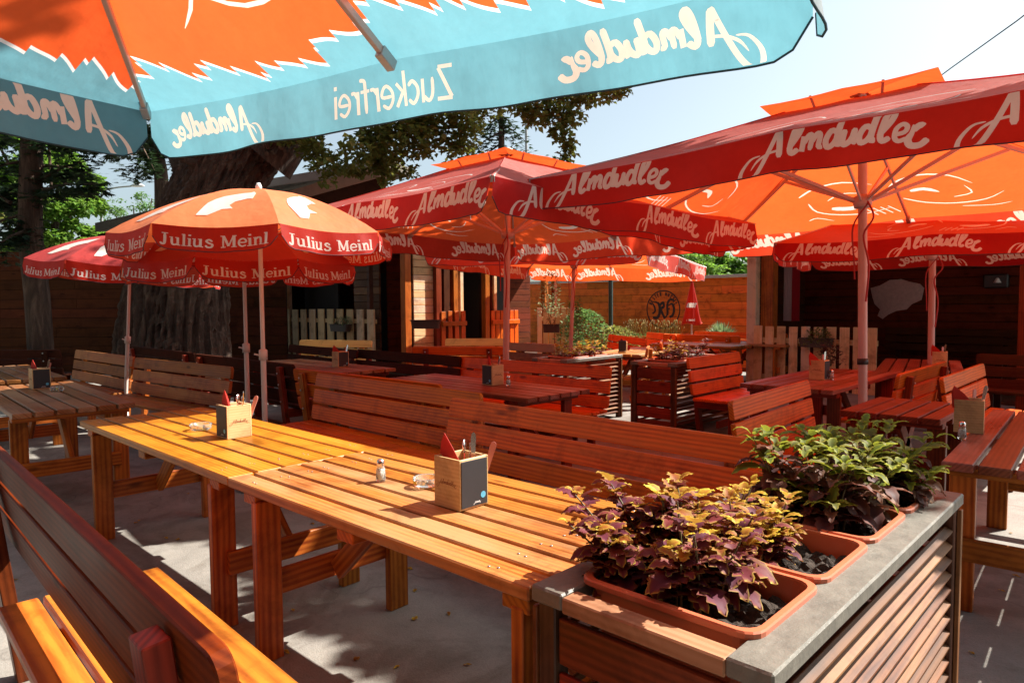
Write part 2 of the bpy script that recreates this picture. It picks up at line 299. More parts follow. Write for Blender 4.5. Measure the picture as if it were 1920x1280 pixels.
# ---------------------------------------------------------------- mesh builder
class MB:
    def __init__(s): s.v = []; s.f = []; s.uv = []; s.r = []; s.tone = None; s.sm = []
    def add(s, verts, faces, uvs=None, rnd=None, smooth=False):
        o = len(s.v); s.v += [tuple(v) for v in verts]; rr = rng.random() if rnd is None else rnd
        for i, f in enumerate(faces):
            s.f.append([a+o for a in f]); s.uv.append(uvs[i] if uvs else [(0, 0)]*len(f)); s.r.append(rr); s.sm.append(smooth)
    def box(s, c, size, mt=None, grain=None, ch=0.004, rnd=None):
        """chamfered board; mt = Matrix turning it about its own centre"""
        hx, hy, hz = (a/2 for a in size); ch = min(ch, hx*.45, hy*.45, hz*.45)
        if grain is None: grain = max(range(3), key=lambda i: size[i])
        hs = (hx, hy, hz); vs = []; idx = {}
        for sx in (-1, 1):
            for sy in (-1, 1):
                for sz in (-1, 1):
                    for k in range(3):
                        p = [sx*hx, sy*hy, sz*hz]
                        for j in range(3):
                            if j != k: p[j] -= (sx, sy, sz)[j]*ch
                        idx[(sx, sy, sz, k)] = len(vs); vs.append(p)
        fs = []
        for k in range(3):
            a, b = [j for j in range(3) if j != k]
            for sg in (-1, 1):
                q = []
                for (sa, sb) in ((-1, -1), (1, -1), (1, 1), (-1, 1)):
                    key = [0, 0, 0]; key[k] = sg; key[a] = sa; key[b] = sb; q.append(idx[(*key, k)])
                # orientation
                if (sg > 0) == (k == 1): q.reverse()
                fs.append(q)
                if sg: pass
        for k in range(3):       # edges along axis k join faces a and b
            a, b = [j for j in range(3) if j != k]
            for sa in (-1, 1):
                for sb in (-1, 1):
                    def kk(sk, f):
                        key = [0, 0, 0]; key[k] = sk; key[a] = sa; key[b] = sb; return idx[(*key, f)]
                    q = [kk(-1, a), kk(1, a), kk(1, b), kk(-1, b)]
                    if (sa*sb > 0) != (k == 1): q.reverse()
                    fs.append(q)
        for sx in (-1, 1):
            for sy in (-1, 1):
                for sz in (-1, 1):
                    q = [idx[(sx, sy, sz, k)] for k in range(3)]
                    if sx*sy*sz < 0: q.reverse()
                    fs.append(q)
        ru, rv = rng.random()*20, rng.random()*20; uvs = []
        for f in fs:
            u = []
            for i in f:
                p = vs[i]; o = [j for j in range(3) if j != grain]
                u.append((p[grain]+ru, p[o[0]]+p[o[1]]*1.0+rv))
            uvs.append(u)
        # end grain faces keep compact coordinates
        cv = Vector(c); out = []
        for p in vs:
            q = Vector(p)
            if mt is not None: q = mt @ q
            out.append(q+cv)
        s.add(out, fs, uvs, rnd); return s
    def beam(s, a, b, w, t, up=(0, 0, 1), ch=0.003, rnd=None):
        a, b = Vector(a), Vector(b); x = (b-a); ln = x.length; x.normalize(); u = Vector(up)
        if abs(x.dot(u)) > 0.98: u = Vector((0, 1, 0))
        y = u.cross(x).normalized(); z = x.cross(y)
        mt = Matrix((x, y, z)).transposed()
        return s.box((a+b)/2, (ln, w, t), mt, 0, ch, rnd)
    def plank_round(s, c, L, hgt, t, rad, mt=None, corners=(1, 1, 1, 1)):
        """board along x with rounded corners (upper-left, upper-right, lower-right, lower-left), thickness along y"""
        pts = []
        cs = [(-1, 1), (1, 1), (1, -1), (-1, -1)]
        for i, (sx, sz) in enumerate(cs):
            r_ = rad if corners[i] else 0.006; cx, cz = sx*(L/2-r_), sz*(hgt/2-r_)
            a0 = {(-1, 1): 180, (1, 1): 90, (1, -1): 0, (-1, -1): 270}[(sx, sz)]
            for k in range(5): a = R(a0-k*22.5); pts.append((cx+r_*math.cos(a), cz+r_*math.sin(a)))
        n = len(pts); ch = 0.004; vs = []
        def sc(p, d): return (p[0]-math.copysign(min(d, abs(p[0])), p[0]), p[1]-math.copysign(min(d, abs(p[1])), p[1]))
        for (y, d) in ((-t/2, ch), (-t/2+ch, 0), (t/2-ch, 0), (t/2, ch)):
            for p in pts: q = sc(p, d); vs.append((q[0], y, q[1]))
        fs = [list(range(n)), [3*n+i for i in reversed(range(n))]]
        for l in range(3):
            for i in range(n): j = (i+1) % n; fs.append([l*n+i, l*n+n+i, l*n+n+j, l*n+j])
        ru, rv = rng.random()*20, rng.random()*20
        uvs = [[(vs[i][0]+ru, vs[i][2]+vs[i][1]+rv) for i in f] for f in fs]
        cv = Vector(c); s.add([(mt @ Vector(p) if mt is not None else Vector(p))+cv for p in vs], fs, uvs); return s
    def tube(s, pts, rad, seg=10, cap=True, smooth=True, rnd=None):
        pts = [Vector(p) for p in pts]; n = len(pts); rs = rad if isinstance(rad, (list, tuple)) else [rad]*n
        vs = []; prev = None
        for i, p in enumerate(pts):
            d = (pts[min(i+1, n-1)]-pts[max(i-1, 0)]).normalized()
            if prev is None: a = Vector((0, 0, 1)) if abs(d.z) < 0.9 else Vector((1, 0, 0)); x = d.cross(a).normalized()
            else: x = (prev-d*prev.dot(d)).normalized()
            prev = x; y = d.cross(x)
            for k in range(seg): a = 2*PI*k/seg; vs.append(p+(x*math.cos(a)+y*math.sin(a))*rs[i])
        fs = []; uvs = []
        for i in range(n-1):
            for k in range(seg): j = (k+1) % seg; fs.append([i*seg+k, i*seg+j, (i+1)*seg+j, (i+1)*seg+k]); uvs.append([(0, k/seg), (0, (k+1)/seg), (1, (k+1)/seg), (1, k/seg)])
        s.add(vs, fs, uvs, rnd, smooth)
        if cap: s.add([vs[k] for k in range(seg)], [list(reversed(range(seg)))]); s.add([vs[(n-1)*seg+k] for k in range(seg)], [list(range(seg))])
        return s
    def lathe(s, prof, c=(0, 0, 0), seg=20, smooth=True):
        vs = []; n = len(prof); c = Vector(c)
        for (r_, z) in prof:
            for k in range(seg): a = 2*PI*k/seg; vs.append(c+Vector((r_*math.cos(a), r_*math.sin(a), z)))
        fs = [[i*seg+k, i*seg+(k+1) % seg, (i+1)*seg+(k+1) % seg, (i+1)*seg+k] for i in range(n-1) for k in range(seg)]
        s.add(vs, fs, None, None, smooth); return s
    def build(s, name, mat, parent=None, loc=None):
        me = bpy.data.meshes.new(name); me.from_pydata([tuple(v) for v in s.v], [], s.f)
        uvl = me.uv_layers.new(name='UVMap'); k = 0
        flat = [c for f in s.uv for uv in f for c in uv]; uvl.data.foreach_set('uv', flat)
        at_ = me.attributes.new('rnd', 'FLOAT', 'FACE'); at_.data.foreach_set('value', s.r)
        if s.tone is not None:
            t_ = me.attributes.new('tone', 'FLOAT', 'POINT'); t_.data.foreach_set('value', s.tone)
        me.polygons.foreach_set('use_smooth', s.sm)
        me.materials.append(mat); me.update()
        o = bpy.data.objects.new(name, me); COL.objects.link(o)
        if parent: o.parent = parent
        if loc is not None: o.location = loc
        return o
def struct(name, mb, mat, **k):
    o = mb.build(name, mat); o['kind'] = 'structure'; return o
def rotx(a): return Matrix.Rotation(a, 3, 'X')
def roty(a): return Matrix.Rotation(a, 3, 'Y')
def rotz(a): return Matrix.Rotation(a, 3, 'Z')

# ---------------------------------------------------------------- stroke lettering
def smooth_pts(p, k=5):
    if len(p) < 3: return p
    out = []
    for i in range(len(p)-1):
        p0, p1, p2, p3 = p[max(i-1, 0)], p[i], p[i+1], p[min(i+2, len(p)-1)]
        for j in range(k):
            t = j/k
            out.append(tuple(0.5*((2*p1[a])+(-p0[a]+p2[a])*t+(2*p0[a]-5*p1[a]+4*p2[a]-p3[a])*t*t+(-p0[a]+3*p1[a]-3*p2[a]+p3[a])*t**3) for a in (0, 1)))
    out.append(p[-1]); return out
SCRIPT = {  # (strokes, advance), stroke = (points, width, taper)
 'A': ([([(-0.20, 0.60), (-0.75, 0.62), (-1.15, 0.1), (-1.05, -0.55), (-0.55, -0.75), (-0.15, -0.35), (0.20, 0.45), (0.45, 1.20), (0.62, 1.80)], 0.252, 1), ([(0.64, 1.76), (0.80, 1.0), (0.94, 0.04)], 0.336, 0), ([(-0.60, -0.05), (-0.30, 0.35), (0.25, 0.52), (0.85, 0.48)], 0.143, 1)], 1.30),
 'l': ([([(0.06, 0.35), (0.46, 1.05), (0.58, 1.55), (0.40, 1.78), (0.22, 1.35), (0.15, 0.4), (0.32, 0.05), (0.6, 0.25)], 0.306, 0)], 0.706),
 'm': ([([(0.10, 0.90), (0.12, 0.04)], 0.28, 0), ([(0.14, 0.45), (0.34, 0.90), (0.52, 0.82), (0.52, 0.04)], 0.27, 0), ([(0.54, 0.45), (0.76, 0.90), (0.94, 0.80), (0.94, 0.18), (1.14, 0.14)], 0.27, 0)], 1.22),
 'd': ([([(0.58, 0.8), (0.25, 0.92), (0.05, 0.45), (0.18, 0.05), (0.45, 0.15), (0.62, 0.5)], 0.306, 0), ([(0.72, 1.78), (0.62, 0.9), (0.62, 0.2), (0.85, 0.15)], 0.328, 0)], 0.877),
 'u': ([([(0.05, 0.88), (0.02, 0.3), (0.15, 0.05), (0.4, 0.2), (0.52, 0.5)], 0.316, 0), ([(0.55, 0.9), (0.52, 0.25), (0.75, 0.12)], 0.316, 0)], 0.770),
 'e': ([([(0.06, 0.38), (0.48, 0.52), (0.56, 0.82), (0.34, 0.97), (0.10, 0.70), (0.12, 0.22), (0.34, 0.03), (0.66, 0.20)], 0.24, 0)], 0.70),
 'r': ([([(0.1, 0.95), (0.12, 0.5), (0.02, 0.1), (0.2, -0.2), (0.6, -0.15), (0.85, 0.2)], 0.339, 1), ([(0.12, 0.6), (0.38, 0.92), (0.55, 0.85)], 0.339, 0)], 0.749)}
def serif(x, y, w=0.36): return ([(x-w/2, y), (x+w/2, y)], 0.10, 0)
SLAB = {
 'J': ([([(0.42, 1.4), (0.42, 0.3), (0.3, 0.02), (0.05, 0.1)], 0.24, 0), serif(0.42, 1.4, 0.55), ([(0.02, 0.2), (0.14, 0.12)], 0.2, 0)], 0.86),
 'u': ([([(0.14, 0.95), (0.14, 0.25), (0.3, 0.05), (0.6, 0.2)], 0.2, 0), ([(0.62, 0.97), (0.62, 0.0)], 0.22, 0), serif(0.08, 0.95, 0.28), serif(0.56, 0.95, 0.3), serif(0.7, 0.04, 0.28)], 0.95),
 'l': ([([(0.2, 1.45), (0.2, 0)], 0.23, 0), serif(0.14, 1.42, 0.28), serif(0.2, 0.04, 0.46)], 0.5),
 'i': ([([(0.2, 0.98), (0.2, 0)], 0.23, 0), ([(0.2, 1.25), (0.2, 1.46)], 0.24, 0), serif(0.14, 0.95, 0.28), serif(0.2, 0.04, 0.46)], 0.5),
 's': ([([(0.58, 0.72), (0.35, 0.95), (0.12, 0.78), (0.3, 0.55), (0.58, 0.38), (0.5, 0.08), (0.2, 0.03), (0.06, 0.25)], 0.19, 0)], 0.74),
 'M': ([([(0.2, 1.4), (0.2, 0)], 0.15, 0), ([(0.24, 1.4), (0.68, 0.15)], 0.23, 0), ([(0.68, 0.15), (1.1, 1.4)], 0.13, 0), ([(1.14, 1.4), (1.14, 0)], 0.24, 0), serif(0.15, 1.38, 0.36), serif(1.18, 1.38, 0.36), serif(0.2, 0.04, 0.44), serif(1.15, 0.04, 0.46)], 1.45),
 'e': ([([(0.12, 0.52), (0.66, 0.52), (0.6, 0.85), (0.38, 0.96), (0.12, 0.75), (0.1, 0.3), (0.35, 0.03), (0.66, 0.18)], 0.17, 0)], 0.80),
 'n': ([([(0.18, 0.97), (0.18, 0)], 0.22, 0), ([(0.2, 0.7), (0.42, 0.93), (0.66, 0.8), (0.68, 0.0)], 0.21, 0), serif(0.12, 0.95, 0.26), serif(0.18, 0.04, 0.38), serif(0.70, 0.04, 0.38)], 0.95),
 ' ': ([], 0.55)}
SANS = {
 'Z': ([([(0.05, 1.4), (0.8, 1.4)], 0.17, 0), ([(0.78, 1.36), (0.08, 0.04)], 0.18, 0), ([(0.05, 0.0), (0.85, 0.0)], 0.17, 0)], 1.05),
 'u': ([([(0.08, 1.0), (0.08, 0.3), (0.3, 0.0), (0.62, 0.25)], 0.17, 0), ([(0.64, 1.0), (0.64, -0.05)], 0.17, 0)], 0.88),
 'c': ([([(0.6, 0.8), (0.35, 0.98), (0.08, 0.7), (0.08, 0.3), (0.35, 0.0), (0.62, 0.2)], 0.17, 0)], 0.74),
 'k': ([([(0.08, 1.5), (0.08, -0.05)], 0.17, 0), ([(0.55, 1.0), (0.12, 0.5)], 0.15, 0), ([(0.2, 0.58), (0.6, -0.03)], 0.17, 0)], 0.74),
 'e': ([([(0.1, 0.5), (0.64, 0.52), (0.58, 0.85), (0.35, 0.98), (0.08, 0.7), (0.08, 0.3), (0.35, 0.0), (0.64, 0.18)], 0.15, 0)], 0.80),
 'r': ([([(0.1, 1.0), (0.1, -0.05)], 0.17, 0), ([(0.12, 0.7), (0.28, 0.95), (0.48, 0.95)], 0.16, 0)], 0.54),
 'f': ([([(0.52, 1.48), (0.26, 1.42), (0.22, 1.1), (0.22, -0.05)], 0.17, 0), ([(0.0, 0.95), (0.48, 0.95)], 0.14, 0)], 0.55),
 'i': ([([(0.1, 1.0), (0.1, -0.05)], 0.17, 0), ([(0.1, 1.28), (0.1, 1.46)], 0.18, 0)], 0.3)}
def text_strokes(font, txt, slant=0.0, arch=0.0):
    """returns list of (centreline points, width, taper) and the total width"""
    out = []; x = 0.0; tot = sum(font[c][1] for c in txt)
    for c in txt:
        for pts, w, tp in font[c][0]:
            q = [(x+a+b*slant, b) for a, b in pts]
            out.append((q, w, tp))
        x += font[c][1]
    if arch:
        o2 = []
        for pts, w, tp in out:
            o2.append(([(a, b+arch*(1-((a-tot*0.5)/(tot*0.5))**2)) for a, b in pts], w, tp))
        out = o2
    return out, tot
from mathutils.geometry import delaunay_2d_cdt
def ribbon_quads(strokes, k=4):
    out = []
    for i, (pts, w, tp) in enumerate(strokes):
        p = smooth_pts(pts, k) if len(pts) > 2 else [pts[0], tuple((a+b)/2 for a, b in zip(*pts)), pts[1]]
        n = len(p); lf = []; rt = []
        for j in range(n):
            a, b = p[max(j-1, 0)], p[min(j+1, n-1)]; dx, dy = b[0]-a[0], b[1]-a[1]; l = math.hypot(dx, dy) or 1
            e = 0.55 if (j in (0, n-1) and n > 3) else 1.0
            ww = w/2*e*(1.0 if not tp else min(1.0, 0.25+2.2*min(j/(n-1), 1)))
            nx, ny = -dy/l*ww, dx/l*ww; lf.append((p[j][0]+nx, p[j][1]+ny)); rt.append((p[j][0]-nx, p[j][1]-ny))
        for j in range(n-1): out.append([lf[j], lf[j+1], rt[j+1], rt[j]])
    return out
def printed_sheet(cloth_mb, print_mb, outline, inner, quads, f, uvf=None, centres=None):
    """cut the printed shapes out of a flat pattern (outline + inner points) and map both with f(x, y)"""
    vs = [Vector(p) for p in outline]; faces = [list(range(len(outline)))]; vs += [Vector(p) for p in inner]
    tri = []
    for q in quads:
        for t_ in ((q[0], q[1], q[2]), (q[0], q[2], q[3])):
            ar = (t_[1][0]-t_[0][0])*(t_[2][1]-t_[0][1])-(t_[2][0]-t_[0][0])*(t_[1][1]-t_[0][1])
            if abs(ar) < 1e-7: continue
            t_ = t_ if ar > 0 else t_[::-1]; b = len(vs); vs += [Vector(p) for p in t_]; faces.append([b, b+1, b+2]); tri.append(t_)
    r = delaunay_2d_cdt(vs, [], faces, 1, 1e-6); P3 = [f(v.x, v.y) for v in r[0]]; a, b = [], []
    cell = 0.04; bins = {}
    for t_ in tri:
        xs = [p[0] for p in t_]
        for c_ in range(int(math.floor(min(xs)/cell)), int(math.floor(max(xs)/cell))+1): bins.setdefault(c_, []).append(t_)
    for t in r[2]:
        X = sum(r[0][i].x for i in t)/3; Y = sum(r[0][i].y for i in t)/3; hit = False
        for (p, q, w) in bins.get(int(math.floor(X/cell)), ()):
            if (q[0]-p[0])*(Y-p[1])-(q[1]-p[1])*(X-p[0]) >= 0 and (w[0]-q[0])*(Y-q[1])-(w[1]-q[1])*(X-q[0]) >= 0 and (p[0]-w[0])*(Y-w[1])-(p[1]-w[1])*(X-w[0]) >= 0: hit = True; break
        (b if hit else a).append(t)
    groups = [(cloth_mb, a)]
    if centres:
        for i, c_ in enumerate(centres): groups.append((print_mb[i], [t for t in b if min(range(len(centres)), key=lambda j: abs(sum(r[0][q].x for q in t)/3-centres[j])) == i]))
    else: groups.append((print_mb, b))
    for mb, fs in groups:
        if not fs: continue
        m_ = {}
        for t in fs:
            for i in t: m_.setdefault(i, len(m_))
        mb.add([P3[i] for i in m_], [[m_[i] for i in t] for t in fs], [[uvf(r[0][i].x, r[0][i].y) for i in t] for t in fs] if uvf else None, 0.5, True)
def lettering(mb, strokes, scale, f, two_sided=True, k=5, base=0.003):
    """f(x, y, off) -> 3-D; lays ribbons just off the surface, each stroke a hair above the last"""
    for i, (pts, w, tp) in enumerate(strokes):
        p = smooth_pts(pts, k) if len(pts) > 2 else [pts[0], tuple((a+b)/2 for a, b in zip(*pts)), pts[1]]
        n = len(p); lf = []; rt = []
        for j in range(n):
            a, b = p[max(j-1, 0)], p[min(j+1, n-1)]; dx, dy = b[0]-a[0], b[1]-a[1]; l = math.hypot(dx, dy) or 1
            ww = w/2*(1.0 if not tp else min(1.0, 0.25+2.2*min(j/(n-1), 1)))
            nx, ny = -dy/l*ww, dx/l*ww; lf.append((p[j][0]+nx, p[j][1]+ny)); rt.append((p[j][0]-nx, p[j][1]-ny))
        for sg in ((1, -1) if two_sided else (1,)):
            off = sg*(base+0.00035*(i % 7))
            vs = [f(x*scale, y*scale, off) for x, y in lf+rt]
            fs = [[j, j+1, n+j+1, n+j] for j in range(n-1)]
            if sg < 0: fs = [list(reversed(q)) for q in fs]
            mb.add(vs, fs)
# BUILD_BELOW
# ---------------------------------------------------------------- square awning umbrellas
ALM, ALM_W = text_strokes(SCRIPT, 'Almdudler', 0.20, 0.50)
JUL, JUL_W = text_strokes(SLAB, 'Julius Meinl', 0.0, 0.0)
ZUC, ZUC_W = text_strokes(SANS, 'Zuckerfrei', 0.0, 0.0)
def square_umbrella(name, label, base, rot, tilt, zf, S, vh, rise, cl, val, logos, lscale, sag=0.03, pole_r=0.036, hem='hem', polemat='polered', ribmat='polered', extra=None, vent=0.24, art=None, group='square awning umbrellas', seed=1):
    t = thing(name, label, 'umbrella', (base[0], base[1], 0), 0, group)
    Rm = Matrix.Rotation(R(tilt[0]), 3, 'X') @ Matrix.Rotation(R(tilt[1]), 3, 'Y') @ Matrix.Rotation(R(rot), 3, 'Z')
    t.rotation_euler = Rm.to_euler()
    r2 = random.Random(seed); ph = [r2.random()*6 for _ in range(8)]
    so = S*vent; top = MB(); nx, nt_ = 32, 10
    K = [Matrix.Rotation(k*PI/2, 3, 'Z') for k in range(4)]
    def canopy(k, x, tt):
        half = S+(so-S)*tt; z = zf+rise*tt - sag*abs(math.sin(PI*x/half if half else 0))**1.2*(1-tt*0.8)*(1.0 if tt < 1 else 0) - 0.05*math.sin(PI*tt)*0.5
        return K[k] @ Vector((x, -half, z))
    sl = math.hypot(S-so, rise); aps = [MB() for _ in range(4)]
    for k in range(4):
        ap = aps[k]
        low = []; inner = []; E_ = 0.003
        for j in range(nt_+1):
            tt = j/nt_; half = S+(so-S)*tt; n_ = max(6, int(nx*(1-tt*0.5)))
            row = [(-half+2*half*i/n_, tt*sl) for i in range(n_+1)]
            low.append(row); inner += row[1:-1] if 0 < j < nt_ else []
        outline = low[0]+[r_[-1] for r_ in low[1:-1]]+list(reversed(low[-1]))+[r_[0] for r_ in reversed(low[1:-1])]
        quads = [[(X, max(.02, min(sl*.95, Y))) for X, Y in q] for q in ribbon_quads(art, 3)] if art else []
        printed_sheet(top, ap, outline, inner, quads, lambda x, y: canopy(k, x, min(1, max(0, y/sl))), lambda x, y: (x+k*5.3, y))
    cn = top.build('canopy', cl, t)
    for ap in aps:
        if ap.v: ap.build('printed_lines', M['print'], cn)
    for k in range(4): MB().tube([canopy(k, -(S+(so-S)*j/8), j/8)+Vector((0, 0, .002)) for j in range(9)], 0.006, 5, False).build('seam', cl, cn)
    # valances
    def vsurf(k, x, h, off):
        wv = 0.018*math.sin(x*5.1+ph[k])+0.010*math.sin(x*13+ph[k+2]); fl = h/vh
        foldz = zf - sag*abs(math.sin(PI*x/S))**1.2
        corner = max(0, (abs(x)-(S-0.16))/0.16)
        return K[k] @ Vector((x, -S-off-0.05*h+wv*fl*(1-corner*0.5)-0.05*corner*fl*math.sin(ph[k]+x), foldz-h*(1+0.02*math.sin(x*7+ph[k+1]))))
    nv = 6; nx = 56
    for k in range(4):
        mine = [l for l in logos if l[0] == k]; vm, hm, lm = MB(), MB(), [MB() for _ in mine]
        rr = 0.13; low = []
        for i in range(nx+1):
            x = (-S+0.012)+(2*S-0.024)*i/nx; e = max(0.0, (abs(x)-(S-rr))/rr); low.append((x, vh*(0.25+0.75*math.sqrt(max(0, 1-e*e)))))
        outline = [(x, 0.0) for x, _ in low]+[(x, h) for x, h in reversed(low)]
        inner = [(x, h*j/nv) for x, h in low[1:-1] for j in range(1, nv)]; quads = []
        for kk, s0, kind, sc in logos:
            if kk != k: continue
            st, w = {'alm': (ALM, ALM_W), 'zuc': (ZUC, ZUC_W)}[kind]; ys = 0.92 if kind == 'alm' else 1.0
            h0 = vh*0.70 if kind == 'alm' else vh*0.72
            for q in ribbon_quads(st): quads.append([(min(S-.02, s0+X*sc-w*sc/2+(0.35*sc if kind == 'alm' else 0)), min(vh*.97, max(.004, h0-(Y*sc-0.12*sc)*ys))) for X, Y in q])
        printed_sheet(vm, lm, outline, inner, quads, lambda x, h: vsurf(k, x, h, 0), None, [l[1] for l in mine])
        hm.tube([vsurf(k, x, h, 0) for x, h in low], 0.004, 5, False)
        v_o = vm.build('valance', val, t); hm.build('hem', M[hem], v_o)
        for l in lm: l.build('lettering', M['print'], v_o)
    # vent cap
    cap = MB(); sc_, zc = so*1.32, zf+rise+0.045
    for k in range(4):
        n = 8; vs = []
        for j in range(4):
            tt = j/3; half = sc_*(1-tt)+0.03*tt
            for i in range(n+1): x = -half+2*half*i/n; vs.append(K[k] @ Vector((x, -half, zc+(sc_-half)/sc_*rise*0.22-0.012*abs(math.sin(PI*x/half)))))
        cap.add(vs, [[j*(n+1)+i, j*(n+1)+i+1, (j+1)*(n+1)+i+1, (j+1)*(n+1)+i] for j in range(3) for i in range(n)], None, 0.5, True)
    co = cap.build('vent_cap', cl, t)
    for k in range(4):
        for x in (-so*0.5, so*0.5): MB().beam(K[k] @ Vector((x, -so*0.98, zf+rise-0.03)), K[k] @ Vector((x*1.1, -so*1.12, zc+0.03)), 0.02, 0.012).build('spacer', M[ribmat], co)
    # pole, hubs, ribs, struts
    MB().tube([(0, 0, 0), (0, 0, zf+rise+0.10)], pole_r, 16).build('pole', M[polemat], t)
    MB().lathe([(0.0, zc+rise*0.22-0.01), (0.07, zc+rise*0.22-0.01), (0.05, zc+rise*0.22+0.05), (0.0, zc+rise*0.22+0.07)], seg=14).build('finial', M['aluminium'], t)
    zr = zf-0.12
    MB().lathe([(pole_r, zr-0.06), (0.065, zr-0.06), (0.075, zr-0.02), (0.075, zr+0.03), (pole_r, zr+0.05)], seg=14).build('hub', M[ribmat], t)
    zt = zf+rise*S/(S-so)*0.86
    for k in range(8):
        a = k*PI/4-PI/2; mid = k % 2 == 0; d = Vector((math.cos(a), math.sin(a), 0)); ro = S if mid else S*math.sqrt(2)
        b = MB(); end = d*(ro-0.015)+Vector((0, 0, zf-0.028 if mid else zf-0.015)); st = d*0.05+Vector((0, 0, zt))
        b.beam(st, end-(end-st).normalized()*(0.06 if mid else 0), 0.022, 0.036); rb = b.build('rib', M[ribmat], t)
        MB().beam(end-(end-st).normalized()*0.09-Vector((0, 0, 0.006)), end-Vector((0, 0, 0.006)), 0.038, 0.05).build('rib_end', M['greymetal'], rb)
        j = st.lerp(end, 0.46); hubp = d*0.065+Vector((0, 0, zr))
        MB().beam(hubp, j-Vector((0, 0, 0.02)), 0.018, 0.030).build('strut', M[ribmat], t)
    if extra: extra(t, zr)
    MB().box((0, 0, 0.035), (0.62, 0.62, 0.07), None, 0, 0.01).lathe([(0.0, 0.07), (0.05, 0.07), (0.05, 0.36), (0.0, 0.36)]).build('base', M['greymetal'], t)
    return t
def straps(t, zr):
    s = MB(); s.tube(smooth_3([(0.05, -0.05, zr-0.02), (0.10, -0.08, zr-0.16), (0.02, -0.055, zr-0.30), (0.06, -0.06, zr-0.55), (0.035, -0.05, zr-0.85)]), 0.008, 6)
    s.tube(smooth_3([(0.05, -0.05, zr-0.04), (-0.06, -0.06, zr-0.22), (-0.055, -0.05, zr-0.5), (-0.05, -0.05, zr-0.66)]), 0.007, 6)
    s.build('strap', M['strap'], t)
def collar(t, zr):
    straps(t, zr); MB().lathe([(0.036, 0.98), (0.044, 0.98), (0.044, 1.03), (0.036, 1.03)], seg=16).build('collar', M['blackmetal'], t)
def smooth_3(p, k=5):
    out = []
    for i in range(len(p)-1):
        a, b, c, d = [Vector(p[max(0, min(len(p)-1, j))]) for j in (i-1, i, i+1, i+2)]
        for j in range(k):
            t = j/k; out.append(0.5*((2*b)+(c-a)*t+(2*a-5*b+4*c-d)*t*t+(3*b-a-3*c+d)*t**3))
    out.append(Vector(p[-1])); return out
def alm(scale, centres=(-1.25, 0.28, 1.45)): return [(k, c, 'alm', scale) for k in range(4) for c in centres]

# loose printed line ornament (no figures): rolling ridge lines, hatching and two solid patches
ART = [([(-0.85, 0.42), (-0.70, 0.30), (-0.45, 0.27), (-0.2, 0.33), (-0.02, 0.45)], 0.018, 1), ([(-0.62, 0.62), (-0.45, 0.80), (-0.20, 0.86), (0.02, 0.76), (0.10, 0.60)], 0.020, 1), ([(-0.55, 0.60), (-0.60, 0.45), (-0.45, 0.40)], 0.014, 1),
 ([(0.12, 0.30), (0.35, 0.25), (0.62, 0.30), (0.82, 0.42), (0.86, 0.60)], 0.020, 1), ([(0.20, 0.80), (0.45, 0.92), (0.72, 0.88), (0.92, 0.74)], 0.020, 1), ([(0.30, 0.66), (0.50, 0.72), (0.66, 0.62)], 0.014, 1), ([(0.05, 0.18), (0.14, 0.34)], 0.012, 0), ([(0.12, 0.18), (0.21, 0.34)], 0.012, 0), ([(0.19, 0.18), (0.28, 0.34)], 0.012, 0), ([(0.26, 0.18), (0.35, 0.34)], 0.012, 0),
 ([(0.30, 0.44), (0.48, 0.40), (0.66, 0.45)], 0.075, 1), ([(-0.34, 0.52), (-0.22, 0.60), (-0.1, 0.58)], 0.05, 1), ([(-0.9, 0.2), (-0.75, 0.17), (-0.5, 0.2)], 0.012, 1), ([(0.70, 0.18), (0.85, 0.28), (0.95, 0.24)], 0.014, 1)]
ARTB = [([(-0.10, 0.95), (-0.02, 0.66), (0.18, 0.46), (0.42, 0.42), (0.60, 0.56), (0.66, 0.80)], 0.022, 1), ([(0.80, 0.40), (0.62, 0.52), (0.52, 0.70)], 0.016, 1), ([(-0.45, 0.40), (-0.30, 0.62), (-0.34, 0.90)], 0.016, 1), ([(-0.28, 0.42), (-0.10, 0.46), (0.0, 0.40)], 0.09, 1), ([(0.16, 0.70), (0.24, 0.62), (0.34, 0.66)], 0.03, 1)]
SQ = square_umbrella('awning_umbrella', 'largest red square umbrella with white script, right of the middle behind the planter', (-1.80, 6.13), 3.8, (-2.4, -1.9), 2.473, 2.0, 0.255, 0.60, M['red_cloth'], M['red_valance'], alm(0.112), 0.112, extra=collar, seed=1, art=ART)
square_umbrella('awning_umbrella', 'red square umbrella in the middle of the garden, its corner pointing at the camera', (-5.50, 5.62), -3.2, (-0.9, 0.6), 2.433, 1.98, 0.263, 0.60, M['red_cloth'], M['red_valance'], alm(0.112), 0.112, extra=straps, seed=2, art=ART)
square_umbrella('awning_umbrella', 'glowing orange square umbrella farthest back, in front of the wall with the round emblem', (-8.05, 9.95), 15.0, (-2.7, 1.0), 2.335, 1.98, 0.27, 0.65, M['red_cloth'], M['red_cloth'], alm(0.112), 0.112, extra=straps, seed=3, art=ART)
p3 = at(1748, 640, d=8.1)
square_umbrella('awning_umbrella', 'lower red square umbrella before the dark open hut at right', (p3.x, p3.y), 13.0, (0.4, -0.5), 2.17, 1.51, 0.20, 0.50, M['red_cloth'], M['red_valance'], alm(0.085, (-1.0, 0.0, 1.0)), 0.085, extra=straps, seed=4, art=[([(x*.7, y*.7) for x, y in p], w*.8, c) for p, w, c in ART])
